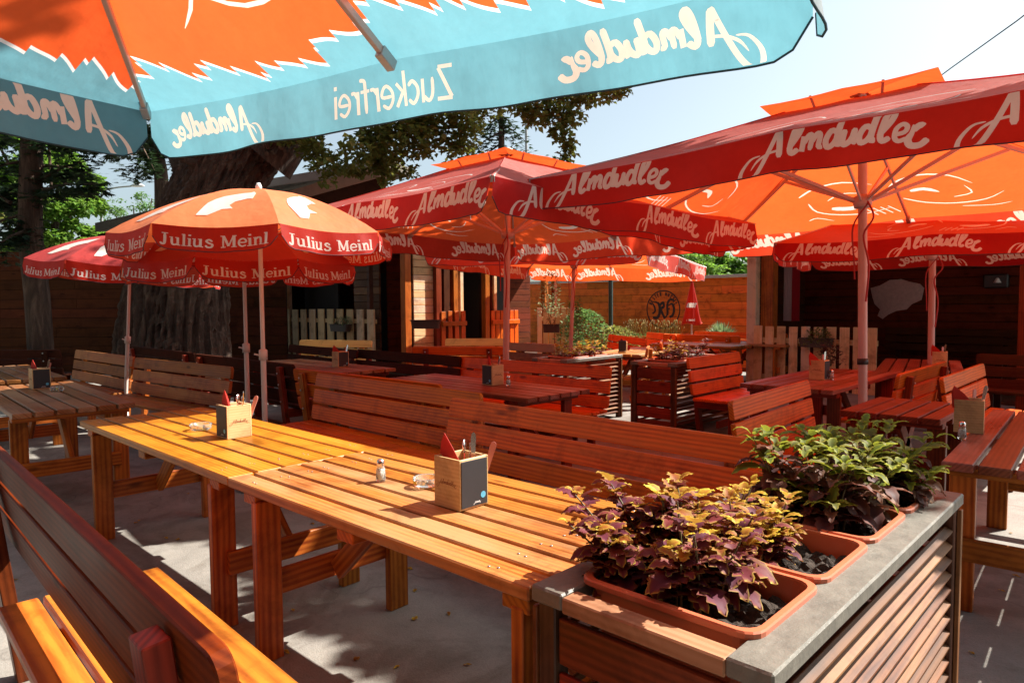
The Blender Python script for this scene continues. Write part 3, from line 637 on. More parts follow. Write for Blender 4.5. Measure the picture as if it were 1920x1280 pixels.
square_umbrella('awning_umbrella', 'orange umbrella with teal border seen from below, overhead at the top of the picture', (-1.865, 0.215), 16.0, (0, 0), 2.50, 1.57, 0.235, 0.62, M['blue_canopy'], M['teal_valance'],
    [(2, -1.06, 'alm', 0.074), (2, 0.03, 'zuc', 0.088), (2, 1.09, 'alm', 0.072), (3, -1.02, 'alm', 0.095), (3, 0.5, 'alm', 0.08), (0, 0, 'alm', 0.08), (1, 0, 'alm', 0.08)], 0.08, hem='hem_teal', polemat='aluminium', ribmat='polewood', seed=5, sag=0.02, art=ARTB)

# ---------------------------------------------------------------- round coffee parasols
EMB = [(0.86, 0.86), (0.80, 0.82), (0.68, 0.80), (0.54, 0.74), (0.42, 0.66), (0.36, 0.56), (0.33, 0.44), (0.37, 0.36), (0.42, 0.32), (0.42, 0.24), (0.36, 0.15), (0.46, 0.16), (0.55, 0.30), (0.66, 0.32), (0.60, 0.40), (0.64, 0.50), (0.74, 0.64), (0.82, 0.72), (0.78, 0.58), (0.86, 0.58), (0.90, 0.78)]
def parasol(label, loc, rz, rad=1.05, zf=1.98, dome=0.40, vh=0.20, lean=(0, 0), cl='coffee_cloth', val='coffee_valance', seed=1, sc=None):
    t = thing('coffee_parasol', label, 'parasol', loc, 0, 'round parasols of the same make')
    t.rotation_euler = (Matrix.Rotation(R(lean[0]), 3, 'X') @ Matrix.Rotation(R(lean[1]), 3, 'Y') @ Matrix.Rotation(R(rz), 3, 'Z')).to_euler()
    r2 = random.Random(seed); ph = [r2.random()*6 for _ in range(20)]; n = 8; nr = 10; nc = 8
    def P(k, a, tt):   # panel k, across a 0..1, up tt 0..1
        A0, A1 = 2*PI*k/n, 2*PI*(k+1)/n; r_ = rad*(1-tt)
        p0 = Vector((math.cos(A0), math.sin(A0), 0))*r_; p1 = Vector((math.cos(A1), math.sin(A1), 0))*r_
        z = zf+dome*math.sin(min(1, tt)*PI/2*1.0)**0.92 - 0.03*math.sin(PI*a)*(1-tt)**2*(1 if tt < 1 else 0)
        # slight inward tension between the ribs
        p = p0.lerp(p1, a)*(1-0.02*math.sin(PI*a)*math.sin(PI*tt)); p.z = z; return p
    c = MB()
    for k in range(n):
        vs = [P(k, i/nc, j/nr) for j in range(nr+1) for i in range(nc+1)]
        c.add(vs, [[j*(nc+1)+i, j*(nc+1)+i+1, (j+1)*(nc+1)+i+1, (j+1)*(nc+1)+i] for j in range(nr) for i in range(nc)], None, 0.5, True)
    co = c.build('canopy', M[cl], t)
    e = MB()
    for k in range(n):      # printed emblem: triangulated then refined so that it follows the dome
        bm = bmesh.new(); vv = [bm.verts.new((x, y, 0)) for x, y in EMB]; bm.faces.new(vv); bmesh.ops.triangulate(bm, faces=bm.faces[:])
        for _ in range(3):
            es = [x for x in bm.edges if x.calc_length() > 0.07]
            if es: bmesh.ops.subdivide_edges(bm, edges=es, cuts=1)
            bmesh.ops.triangulate(bm, faces=bm.faces[:])
        bm.verts.index_update()
        def mp(x, y, off):
            tt = 0.03+y*0.62; a = 0.5+(x-0.60)*1.0; p = P(k, min(0.97, max(0.03, a)), tt); nn = (P(k, .5, tt+.01)-P(k, .5, tt)).cross(P(k, .6, tt)-P(k, .4, tt)); nn.normalize()
            if nn.z < 0: nn = -nn
            return p+nn*off
        for off in (0.005, -0.005): e.add([mp(v.co.x, v.co.y, off) for v in bm.verts], [[v.index for v in f.verts] for f in bm.faces])
        bm.free()
    e.build('emblem', M['print'], co)
    ch = 2*rad*math.sin(PI/n)
    def vs_(k, x, h, off):
        a = 0.5+x/ch; p = P(k, min(1, max(0, a)), 0.0); A = 2*PI*(k+.5)/n; nn = Vector((math.cos(A), math.sin(A), 0))
        w = 0.014*math.sin(x*11+ph[k])+0.012*math.sin(x*27+ph[k+8])
        return p+nn*(off+0.02*h/vh+w*h/vh)+Vector((0, 0, -h*(1-0.06*abs(2*a-1))))
    for k in range(n):
        v, hm, lm = MB(), MB(), MB(); nx, nv = 18, 4; low = []
        for i in range(nx+1):
            x = -ch/2+0.006+(ch-0.012)*i/nx; ee = max(0, (abs(x)-(ch/2-0.10))/0.10); low.append((x, vh*(0.30+0.70*math.sqrt(max(0, 1-ee*ee)))))
        outline = [(x, 0.0) for x, _ in low]+[(x, h) for x, h in reversed(low)]; inner = [(x, h*j/nv) for x, h in low[1:-1] for j in range(1, nv)]
        s = sc or ch*0.86/JUL_W
        quads = [[(X*s-JUL_W*s/2, vh*0.82-Y*s*0.72) for X, Y in q] for q in ribbon_quads(JUL, 3)]
        printed_sheet(v, lm, outline, inner, quads, lambda x, h: vs_(k, x, h, 0))
        hm.tube([vs_(k, x, h, 0) for x, h in low], 0.003, 4, False)
        vo = v.build('valance', M[val], t); hm.build('hem', M['hem'], vo); lm.build('lettering', M['print'], vo)
    MB().tube([(0, 0, 0), (0, 0, 1.12)], 0.022, 12).build('lower_pole', M['aluminium'], t)
    MB().tube([(0, 0, 1.08), (0, 0, zf+dome+0.02)], 0.0175, 12).build('pole', M['aluminium'], t)
    MB().lathe([(0.0, zf+dome), (0.022, zf+dome), (0.026, zf+dome+0.03), (0.015, zf+dome+0.06), (0, zf+dome+0.062)], seg=12).build('finial', M['whiteprint'], t)
    MB().lathe([(0.018, 1.06), (0.034, 1.06), (0.034, 1.14), (0.02, 1.15)], seg=12).tube([(0.03, 0, 1.10), (0.07, 0, 1.11)], 0.008, 6).build('clamp', M['aluminium'], t)
    rb = MB()
    for k in range(n):
        rb.tube([P(k, 0, tt)-Vector((0, 0, 0.012)) for tt in (0.02, 0.2, 0.4, 0.6, 0.8, 0.97)], 0.004, 5)
        b = MB(); b.tube([Vector((0, 0, zf-0.02)), P(k, 0, 0.45)-Vector((0, 0, 0.015))], 0.004, 5); b.build('strut', M['aluminium'], t)
    rb.build('ribs', M['aluminium'], co)
    MB().lathe([(0.0, 0.0), (0.24, 0.0), (0.23, 0.06), (0.05, 0.09), (0.03, 0.32), (0.0, 0.32)], seg=24).build('base', M['greymetal'], t)
    return t
p = at(489, 500, d=5.6); parasol('orange red coffee parasol in full sun behind the two front tables, largest of its kind', (p.x, p.y, 0), 294-43.75, 1.09, 2.06, 0.38, 0.165, seed=11)
p = at(457, 490, d=6.5); parasol('red coffee parasol in shade, directly behind and below the sunlit one', (p.x, p.y, 0), 268-43.75, 1.04, 1.90, 0.38, 0.17, seed=12, cl='coffee_shaded')
p = at(226, 600, d=8.3); parasol('red coffee parasol on a slanting pole, leftmost, by the thin tree', (p.x-0.0, p.y, 0), 262-43.75, 1.05, 2.0, 0.36, 0.19, lean=(-2.8, 2.9), seed=13, cl='coffee_shaded')

def closed_parasol(label, loc):
    t = thing('closed_parasol', label, 'parasol', loc)
    c = MB(); seg = 32; prof = [(0.02, 2.03), (0.07, 1.80), (0.13, 1.5), (0.17, 1.25), (0.22, 1.02), (0.23, 0.97)]
    vs = []; n = len(prof)
    for i, (r_, z) in enumerate(prof):
        for k in range(seg): a = 2*PI*k/seg; rr = r_*(1+0.28*math.sin(a*6+0.5*i)*(i/n)); vs.append((rr*math.cos(a), rr*math.sin(a), z+0.03*math.sin(a*3)*(i == n-1)))
    c.add(vs, [[i*seg+k, (i+1)*seg+k, (i+1)*seg+(k+1) % seg, i*seg+(k+1) % seg] for i in range(n-1) for k in range(seg)], None, .5, True)
    co = c.build('folded_cloth', M['coffee_valance'], t)
    # print: broken white emblem and line of lettering on the folds facing the yard
    lm = MB(); ax = Vector((0.62, -0.78, 0)).normalized()
    A0 = math.atan2(-0.78, 0.62)
    def f(x, y, off): z = 1.05+y; r_ = 0.25-(z-1.0)*0.19; a = A0+x/max(r_, .05); return Vector(((r_+0.03+off)*math.cos(a), (r_+0.03+off)*math.sin(a), z))
    lettering(lm, [(p_, w, tp) for p_, w, tp in JUL if p_[0][0] > 3.9], 0.036, lambda X, Y, o_: f(X-0.30, Y, o_), False)
    em_ = MB()
    for i in range(4): lettering(em_, [([(i*1.6, 0), (i*1.6+1.0, 2.5), (i*1.6+1.8, 3.6)], 1.5, 0)], 0.03, lambda X, Y, o_: f(X-0.13, Y+0.33, o_), False)
    lm.build('lettering', M['print'], co); em_.build('emblem', M['print'], co)
    MB().tube([(0, 0, 0), (0, 0, 2.06)], 0.02, 10).build('pole', M['aluminium'], t)
    MB().lathe([(0, 2.05), (0.03, 2.05), (0.02, 2.12), (0, 2.13)], seg=10).build('finial', M['whiteprint'], t)
    MB().lathe([(0, 0), (0.22, 0), (0.2, 0.07), (0.04, 0.1), (0, 0.1)]).build('base', M['greymetal'], t)
p = at(1297, 600, d=17.0); closed_parasol('folded red parasol standing before the boarded wall beside the round emblem', (p.x, p.y, 0))

# ---------------------------------------------------------------- tables and benches
def make_table(label, top='top_orange', leg='leg', L=2.2, Wd=0.82, n=6, group='slatted beer garden tables', screws=False, inr=0.17):
    t = thing('garden_table', label, 'table', (0, 0, 0), 0, group)
    b = MB(); pw = Wd/n
    for i in range(n): b.box((L/2+rng.uniform(-.003, .003), pw*(i+.5), 0.76-0.020+rng.uniform(-.001, .001)), (L, pw-0.017, 0.040), None, 0, 0.005)
    tt_ = b.build('tabletop', M[top], t)
    if screws:
        for x in (0.155, 0.185, L-0.185, L-0.155):
            for i in range(n): MB().lathe([(0, 0.0005), (0.0045, 0.0005), (0.0042, 0.0016), (0.0015, 0.0010), (0, 0.0008)], (x+rng.uniform(-.004, .004), pw*(i+.5)+rng.uniform(-.02, .02), 0.7605), 8).build('screw', M['bolt'], tt_)
    for x in (0.17, L-max(inr, .06), L/2):
        MB().box((x, Wd/2, 0.76-0.041-0.022), (0.10, Wd-0.04, 0.044)).build('batten', M[leg], t)
    for x in (0.17, L-inr):
        for y in (0.07, Wd-0.07): MB().box((x+(0.045 if x < L/2 else -min(0.045, inr)+(0.02 if inr < .1 else 0)), y, 0.345), (0.045, 0.11, 0.69), None, 2, 0.004).build('leg', M[leg], t)
        MB().box((x+(0.008 if x < L/2 else -0.008), Wd/2, 0.31), (0.030, Wd-0.26+0.11, 0.11), None, 1).build('crossbar', M[leg], t)
        s = 1 if x < L/2 else -1
        MB().beam((x+s*0.045, Wd/2, 0.29), (x+s*0.45, Wd/2, 0.66), 0.09, 0.035, up=(0, 1, 0)).build('brace', M[leg], t)
    return t
def make_bench(label, wd='red', leg='legdark', seat=None, L=2.2, n=3, ht=0.89, group='slatted benches with backrests', seat_on=True, top=None, sx0=0.0, extra_seat=0):
    t = thing('garden_bench', label, 'bench', (0, 0, 0), 0, group)
    bk = MB(); ph = 0.125 if n == 3 else 0.12; gap = 0.020; tilt = 0.16
    zc = ht
    for i in range(n):
        z = ht-ph/2-i*(ph+gap); y = (ht-z)*tilt
        bk.plank_round((L/2, y, z), L-0.0*i, ph, 0.034, 0.035, rotx(tilt), (1, 1, 0, 0) if i == 0 else ((0, 0, 1, 1) if i == n-1 else (0, 0, 0, 0)))
    back = bk.build('backrest', M[wd], t)
    if top: pass
    for x in (0.22, L-0.22):
        u = MB(); u.beam((x, -0.045+(ht-0.30)*tilt, 0.0), (x, -0.047+0.035*tilt, ht-0.035), 0.075, 0.05, up=(0, 1, 0))
        uo = u.build('upright', M[leg], t)
        bb = MB()
        for z in (0.50, 0.68, 0.80):
            yy = -0.082+(ht-z)*tilt*0.7; bb.lathe([(0, 0.0), (0.011, 0.0), (0.009, 0.006), (0, 0.007)], (0, 0, 0), 10)
            k = len(bb.v)-40
            for i in range(k, len(bb.v)): v = bb.v[i]; bb.v[i] = (v[0]+x, yy-v[2]-0.0, v[1]+z)
        bb.build('bolt', M['bolt'], uo)
    if seat_on:
        s = MB()
        for i in range(-extra_seat, 3): s.box(((L+sx0)/2, 0.135+i*0.135, 0.445), (L-sx0, 0.122, 0.034), None, 0, 0.006)
        s.build('seat', M[seat or wd], t)
        for x in (0.22+sx0, L-0.22):
            MB().box((x, 0.43, 0.215), (0.05, 0.08, 0.43), None, 2).build('leg', M[leg], t)
            MB().box((x+0.05, 0.24, 0.38), (0.045, 0.46, 0.09), None, 1).build('rail', M[leg], t)
        MB().box(((L+sx0)/2, 0.24, 0.15), (L-0.5-sx0, 0.035, 0.08), None, 0).build('stretcher', M[leg], t)
    return t
def put(o, x, y, rz=0): o.location = (x, y, 0); o.rotation_euler = (0, 0, R(rz)); return o

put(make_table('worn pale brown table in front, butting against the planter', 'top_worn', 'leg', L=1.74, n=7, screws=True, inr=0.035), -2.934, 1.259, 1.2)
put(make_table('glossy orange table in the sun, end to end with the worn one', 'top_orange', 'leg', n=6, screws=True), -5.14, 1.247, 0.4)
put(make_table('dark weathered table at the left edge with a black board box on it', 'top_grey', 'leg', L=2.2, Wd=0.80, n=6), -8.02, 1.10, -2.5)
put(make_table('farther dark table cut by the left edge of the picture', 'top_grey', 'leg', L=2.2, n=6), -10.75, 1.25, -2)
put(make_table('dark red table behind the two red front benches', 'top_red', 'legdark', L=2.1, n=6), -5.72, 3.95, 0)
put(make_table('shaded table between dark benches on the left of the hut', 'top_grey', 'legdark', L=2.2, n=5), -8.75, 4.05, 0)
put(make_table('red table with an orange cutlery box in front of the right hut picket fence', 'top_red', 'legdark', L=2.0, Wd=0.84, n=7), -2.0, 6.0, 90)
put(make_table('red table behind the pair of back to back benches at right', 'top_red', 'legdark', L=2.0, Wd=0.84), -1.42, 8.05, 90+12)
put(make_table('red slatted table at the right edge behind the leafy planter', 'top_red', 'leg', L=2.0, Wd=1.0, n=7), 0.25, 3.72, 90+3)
put(make_table('low shaded red table just behind the yellow green plants', 'legdark', 'legdark', L=0.9, Wd=0.62, n=5), -1.0, 4.95, 90)
put(make_table('bright sunlit table past the middle planter', 'top_worn', 'legdark', L=1.8, Wd=0.84), -5.45, 8.35, 90+8)
put(make_table('bright sunlit table beside the third picket fence', 'top_worn', 'legdark', L=1.6, Wd=0.8), -8.0, 8.0, 90)
BR = []
b = make_bench('dark red bench in the bottom left corner, seen from behind, with orange seat', 'redbrown', 'legdark', 'seat', L=2.50, ht=0.97, sx0=0.62, extra_seat=1)
pe, ps = at(418, 1225, z=0.97), at(0, 845, z=0.97); dr = (pe-ps).normalized(); b.location = (pe.x-dr.x*2.5, pe.y-dr.y*2.5, 0); b.rotation_euler = (0, 0, math.atan2(dr.y, dr.x))
put(make_bench('red bench behind the front tables, its right end overlapped by a nearer red bench', 'red', 'leg', L=2.2), -5.618+2.2, 3.27, 180-0.5)
put(make_bench('red bench with a rounded top corner ending at the plants', 'red', 'leg', L=2.2), -3.428+2.2, 2.98, 180-0.5)
put(make_bench('weathered brown bench left of the parasol pole, nearer of the brown pair', 'brown', 'leg', L=2.2), -9.012+2.2*math.cos(R(5)), 2.844+2.2*math.sin(R(5)), 180+5.5)
put(make_bench('weathered brown bench beyond the left table, farther of the brown pair', 'brown', 'leg', L=2.2), -11.35+2.2, 2.85, 180+2)
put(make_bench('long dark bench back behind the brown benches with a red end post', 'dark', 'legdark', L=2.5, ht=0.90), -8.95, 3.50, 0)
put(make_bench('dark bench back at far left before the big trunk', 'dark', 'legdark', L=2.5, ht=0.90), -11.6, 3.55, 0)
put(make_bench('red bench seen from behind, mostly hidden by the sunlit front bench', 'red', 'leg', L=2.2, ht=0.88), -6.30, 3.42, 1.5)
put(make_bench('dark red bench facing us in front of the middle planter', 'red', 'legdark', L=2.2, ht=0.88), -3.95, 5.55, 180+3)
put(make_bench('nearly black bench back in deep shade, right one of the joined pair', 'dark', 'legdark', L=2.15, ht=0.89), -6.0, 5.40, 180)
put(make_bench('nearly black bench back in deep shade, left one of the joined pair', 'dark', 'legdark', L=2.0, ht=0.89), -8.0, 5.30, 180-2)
put(make_bench('bright yellow bench in the sun before the first picket fence', 'yellow', 'leg', L=1.4, ht=0.90, n=3), -9.75, 6.75, 180+28)
put(make_bench('bright yellow bench in the sun farther right, by the hut posts', 'yellow', 'leg', L=1.1, ht=0.92), -8.05, 8.35, 180+40)
put(make_bench('dark red shaded bench back between the yellow benches', 'red', 'legdark', L=1.4, ht=0.88), -8.15, 6.35, 35)
put(make_bench('red brown bench turned sideways, seen from its end beside the large pole', 'red', 'legdark', L=1.5, ht=0.89), -2.05, 5.53, -90+3)
put(make_bench('dark red bench leaning on the slatted planter, facing right', 'red', 'legdark', L=1.25, ht=0.90), -3.80, 8.0, -90)
put(make_bench('narrow end of a red bench with two bolts, left of a back to back pair', 'red', 'legdark', L=1.7, ht=0.89), -1.62, 6.40, 90)
put(make_bench('narrow end of a red bench with two bolts, right of a back to back pair', 'red', 'legdark', L=1.7, ht=0.89), -1.30, 8.05, -90)
# ---------------------------------------------------------------- things on the tables
def cutlery_box(label, x, y, rz=0, board=(1,), z=0.762, dark=False):
    t = thing('cutlery_box', label, 'cutlery box', (x, y, z), R(rz), 'wooden cutlery boxes on the tables'); w, h = 0.142, 0.185
    b = MB(); th = 0.009
    b.box((0, -w/2+th/2, h/2), (w, th, h), None, 0, 0.001); b.box((0, w/2-th/2, h/2), (w, th, h), None, 0, 0.001)
    b.box((-w/2+th/2+.0003, 0, h/2-.0004), (th, w-2*th, h), None, 1, 0.001); b.box((w/2-th/2-.0003, 0, h/2-.0004), (th, w-2*th, h), None, 1, 0.001); b.box((0, 0, 0.008), (w-2*th, w-2*th, 0.008))
    bo = b.build('body', M['ply'], t)
    for s in board:    # 1: face +x carries the chalkboard, -1: face -x, 2/-2: the y faces
        if abs(s) == 1:
            MB().box((s*(w/2+0.001), 0, h/2), (0.004, w-0.014, h-0.014), None, 1, 0.0005).build('chalkboard', M['chalk'], t)
            fr = lambda X, Y, off: Vector((s*(w/2+0.0035+off), s*X, Y))
        else:
            sg = s//2; MB().box((0, sg*(w/2+0.001), h/2), (w-0.014, 0.004, h-0.014), None, 0, 0.0005).build('chalkboard', M['chalk'], t)
            fr = lambda X, Y, off, sg=sg: Vector((-sg*X, sg*(w/2+0.0035+off), Y))
        d = MB(); d.add([fr(0.042+0.0125*math.cos(a), 0.042+0.0125*math.sin(a), .0005) for a in [k*PI/8 for k in range(16)]], [list(range(16))]); d.build('printed_disc', M['bluedot'], t)
        l = MB(); lettering(l, ALM, 0.0038, lambda X, Y, off: fr(-0.002+X, 0.016+Y, .0004+abs(off)*.1), False, base=0.0002); l.build('small_lettering', M['whiteprint'], t)
    for s in ((2, -2) if abs(board[0]) == 1 else (1, -1)):
        l = MB(); st = [(p_, w_*0.55, tp) for p_, w_, tp in ALM]
        if abs(s) == 2: fr = lambda X, Y, off: Vector((-s/2*(X-0.042), s/2*(w/2+.0004+off*.2), 0.082+Y*.9))
        else: fr = lambda X, Y, off: Vector((s*(w/2+.0004+off*.2), s*(X-0.042), 0.082+Y*.9))
        lettering(l, st, 0.0118, lambda X, Y, off: fr(X, Y, abs(off)*.3), False, base=0.0006); l.build('burnt_lettering', M['burn'], t)
    return t
def napkin(label, x, y, rz, z, mat='napkin', s=1.0):
    m = MB()   # a stack of folded serviettes leaning out of the box
    for i in range(5):
        d = 0.0035*i; a = 0.004*i
        vs = [(-0.055*s, d, 0.0), (0.050*s, d, 0.0), (0.058*s, d+0.01, 0.035*s-a), (0.0, d+0.012, 0.085*s-a*1.5), (-0.062*s, d+0.020, 0.125*s-a*2), (-0.068*s, d+0.012, 0.09*s)]
        m.add(vs+[(v[0], v[1]+0.0022, v[2]) for v in vs], [[0, 1, 2, 3, 4, 5], [11, 10, 9, 8, 7, 6]]+[[k, (k+1) % 6, 6+(k+1) % 6, 6+k] for k in range(6)])
    o = m.build('napkin', M[mat]); o.location = (x, y, z); o.rotation_euler = (0, R(8), R(rz)); tag(o, label, 'napkins', 'napkins standing in the cutlery boxes'); return o
def utensil(kind, label, x, y, rz, tilt, z, length=0.2):
    m = MB()
    def blade(prof, th=0.0018):
        n = len(prof); vs = []
        for sg in (-1, 1):
            for (w_, zz) in prof: vs += [(-w_, sg*th, zz), (w_, sg*th, zz)]
        fs = []
        for i in range(n-1):
            a = 2*i; fs += [[a, a+1, a+3, a+2], [2*n+a+2, 2*n+a+3, 2*n+a+1, 2*n+a], [a, a+2, 2*n+a+2, 2*n+a], [a+1, 2*n+a+1, 2*n+a+3, a+3]]
        fs += [[0, 2*n, 2*n+1, 1], [2*n-2, 2*n-1, 4*n-1, 4*n-2]]
        m.add(vs, fs)
    L_ = length
    if kind == 'knife': blade([(0.006, 0), (0.008, L_*.5), (0.010, L_*.75), (0.012, L_*.92), (0.009, L_*.98), (0.003, L_)], 0.003); mat = 'handle'
    elif kind == 'spoon': blade([(0.004, 0), (0.005, L_*.4), (0.008, L_*.7), (0.010, L_*.9), (0.008, L_*.97), (0.002, L_)], 0.0016); mat = 'steel'
    elif kind == 'bowl': m.lathe([(0.0, L_*.74), (0.012, L_*.78), (0.019, L_*.86), (0.017, L_*.94), (0.008, L_*.99), (0, L_)], seg=14); m.v = [(a, b*0.35, c) for a, b, c in m.v]; blade([(0.003, 0), (0.003, L_*.76)]); mat = 'steel'
    else: blade([(0.003, 0), (0.004, L_*.6), (0.010, L_*.70), (0.011, L_*.78)]); [m.box((q*0.0063-0.0095, 0, L_*.88), (0.003, 0.003, L_*.22), None, 2, .0005) for q in range(4)]; mat = 'steel'
    nm = {'knife': 'knife', 'spoon': 'teaspoon', 'bowl': 'spoon', 'fork': 'fork'}[kind]
    o = m.build(nm, M[mat]); o.location = (x, y, z); o.rotation_euler = (R(tilt[0]), R(tilt[1]), R(rz)); tag(o, label, nm, 'cutlery standing in the boxes'); return o
CL = [('in front, worn table', -1.889, 1.693, 0, (1,), 1), ('on the glossy orange table', -3.845, 1.707, 0, (-2,), 1), ('on the dark weathered left table', -7.465, 1.52, 0, (1,), 2),
      ('on the dark red table behind the front benches', -4.50, 4.44, -4, (-2,), 2), ('in the dark between the black benches', -7.20, 4.52, 0, (1,), 2), ('before the right picket fence, glowing orange', -2.40, 6.78, 0, (1,), 2),
      ('on the table behind the back to back benches', -1.80, 8.72, 12, (1,), 2), ('at the right edge behind the yellow green leaves', -0.80, 4.62, 8, (2,), 2)]
for (lab, x, y, rz, bd, lvl) in CL:
    cutlery_box('plywood cutlery box '+lab, x, y, rz, bd)
    nx_, ny_ = (x-0.02, y-0.045)
    napkin('red folded napkins in the cutlery box '+lab, nx_, ny_, rng.uniform(-8, 12) if lvl == 1 else rng.uniform(-35, 60), 0.762+0.13, 'napkin')
    utensil('spoon', 'upright steel handle in the cutlery box '+lab, x+0.03, y+0.025, rng.uniform(-30, 60), (rng.uniform(-8, 0), rng.uniform(2, 12)), 0.785, 0.245)
    if lvl == 1:
        utensil('knife', 'brown wooden knife handle leaning right in the box '+lab, x+0.045, y+0.045, 40, (-8, 16), 0.785, 0.215)
        utensil('bowl', 'rounded steel spoon head in the box '+lab, x+0.0, y+0.02, -60, (3, -8), 0.785, 0.215)
        utensil('fork', 'steel fork tines showing in the box '+lab, x-0.005, y+0.045, 10, (-3, 2), 0.785, 0.20)
    else: utensil('knife', 'dark knife handle in the cutlery box '+lab, x+0.01, y+0.04, 60, (-6, 10), 0.785, 0.215)
def shaker(label, x, y):
    t = thing('salt_shaker', label, 'salt shaker', (x, y, 0.762), 0, 'glass salt shakers')
    MB().lathe([(0, 0), (0.020, 0), (0.021, 0.01), (0.019, 0.05), (0.015, 0.066), (0.013, 0.07), (0.012, 0.07), (0.014, 0.064), (0.0175, 0.05), (0.019, 0.012), (0, 0.008)], seg=20).build('glass', M['glass'], t)
    MB().lathe([(0, 0.009), (0.0178, 0.009), (0.0165, 0.05), (0, 0.052)], seg=20).build('salt', M['salt'], t)
    MB().lathe([(0.0158, 0.066), (0.0165, 0.068), (0.0162, 0.084), (0.012, 0.093), (0, 0.095)], seg=20).build('cap', M['steel'], t)
shaker('salt shaker alone on the worn front table', -2.39, 1.685); shaker('salt shaker beside the box by the right picket fence', -2.30, 6.82); shaker('salt shaker at the right edge behind the plants', -0.78, 4.33)
shaker('salt shaker beside the box on the dark red table', -4.33, 4.47)
def ashtray(label, x, y, s=1.0):
    t = thing('ashtray', label, 'ashtray', (x, y, 0.762), 0.4, 'round glass ashtrays')
    MB().lathe([(0, 0), (0.045*s, 0), (0.052*s, 0.008), (0.056*s, 0.036), (0.052*s, 0.038), (0.047*s, 0.034), (0.044*s, 0.014), (0.0, 0.010)], seg=28).build('glass', M['glass'], t)
    m = MB(); vs = []
    for i in range(9): a = R(180+i*9); vs += [(0.0535*s*math.cos(a), 0.0535*s*math.sin(a), 0.013), (0.056*s*math.cos(a), 0.056*s*math.sin(a), 0.028)]
    m.add(vs, [[2*i, 2*i+2, 2*i+3, 2*i+1] for i in range(8)]); m.build('label', M['yellowprint'], t)
    MB().lathe([(0, 0.0106), (0.02*s, 0.0108), (0.0, 0.0112)], seg=14).build('base_print', M['yellowprint'], t)
ashtray('glass ashtray with yellow label half behind the front cutlery box', -2.185, 1.765); ashtray('glass ashtray on the glossy orange table left of its box', -4.20, 1.66, 1.15); ashtray('low glass ashtray right of the box on the dark left table', -7.10, 1.57, 1.0)
t = thing('menu_stand', 'small dark menu stand on the bright table past the middle planter', 'menu stand', (-5.90, 8.56, 0.762), 0.5)
MB().box((0, 0, 0.01), (0.12, 0.08, 0.02)).build('foot', M['ply'], t); MB().box((0, -0.012, 0.10), (0.11, 0.008, 0.16), rotx(-0.08)).build('card', M['chalk'], t); MB().box((0.062, 0.02, 0.09), (0.012, 0.05, 0.15), None, 2).build('side_board', M['ply'], t)
napkin('dark red napkin fan in the menu stand', -5.88, 8.60, 40, 0.80, 'napkin_dark', 1.3)

# ---------------------------------------------------------------- coleus planters
def trough(name, label, loc, L, Wd, Hh, rz=0, mat='terracotta', group=None, wall=0.006, rim=0.018):
    t = thing(name, label, 'plant pot', loc, R(rz), group); m = MB()
    def ring(l, w, z, r_=0.045):
        pts = []
        for (cx, cy, a0) in ((l/2-r_, w/2-r_, 0), (-l/2+r_, w/2-r_, 90), (-l/2+r_, -w/2+r_, 180), (l/2-r_, -w/2+r_, 270)):
            for k in range(5): a = R(a0+k*22.5); pts.append((cx+r_*math.cos(a), cy+r_*math.sin(a), z))
        return pts
    rings = [ring(L*.86, Wd*.80, -Hh), ring(L-2*rim, Wd-2*rim, -0.012), ring(L, Wd, -0.012), ring(L, Wd, 0.0), ring(L-.006, Wd-.006, 0.004), ring(L-2*rim+.004, Wd-2*rim+.004, 0.004), ring(L-2*rim, Wd-2*rim, -0.002), ring(L*.9-rim, Wd*.88-rim, -0.13)]
    n = 20; vs = [p for r_ in rings for p in r_]
    m.add(vs, [[i*n+k, i*n+(k+1) % n, (i+1)*n+(k+1) % n, (i+1)*n+k] for i in range(len(rings)-1) for k in range(n)]+[list(reversed(range(n)))], None, None, False)
    m.build('pot', M[mat], t)
    s = MB(); g = 26; sv = []
    for i in range(g+1):
        for j in range(g+1):
            x, y = (i/g-.5)*(L-2*rim-.02), (j/g-.5)*(Wd-2*rim-.02); sv.append((x, y, -0.052+rng.uniform(-.014, .014)+0.008*math.sin(x*40)*math.cos(y*37)))
    s.add(sv, [[i*(g+1)+j, (i+1)*(g+1)+j, (i+1)*(g+1)+j+1, i*(g+1)+j+1] for i in range(g) for j in range(g)], None, None, False)
    s.build('soil', M['soil'], t); return t
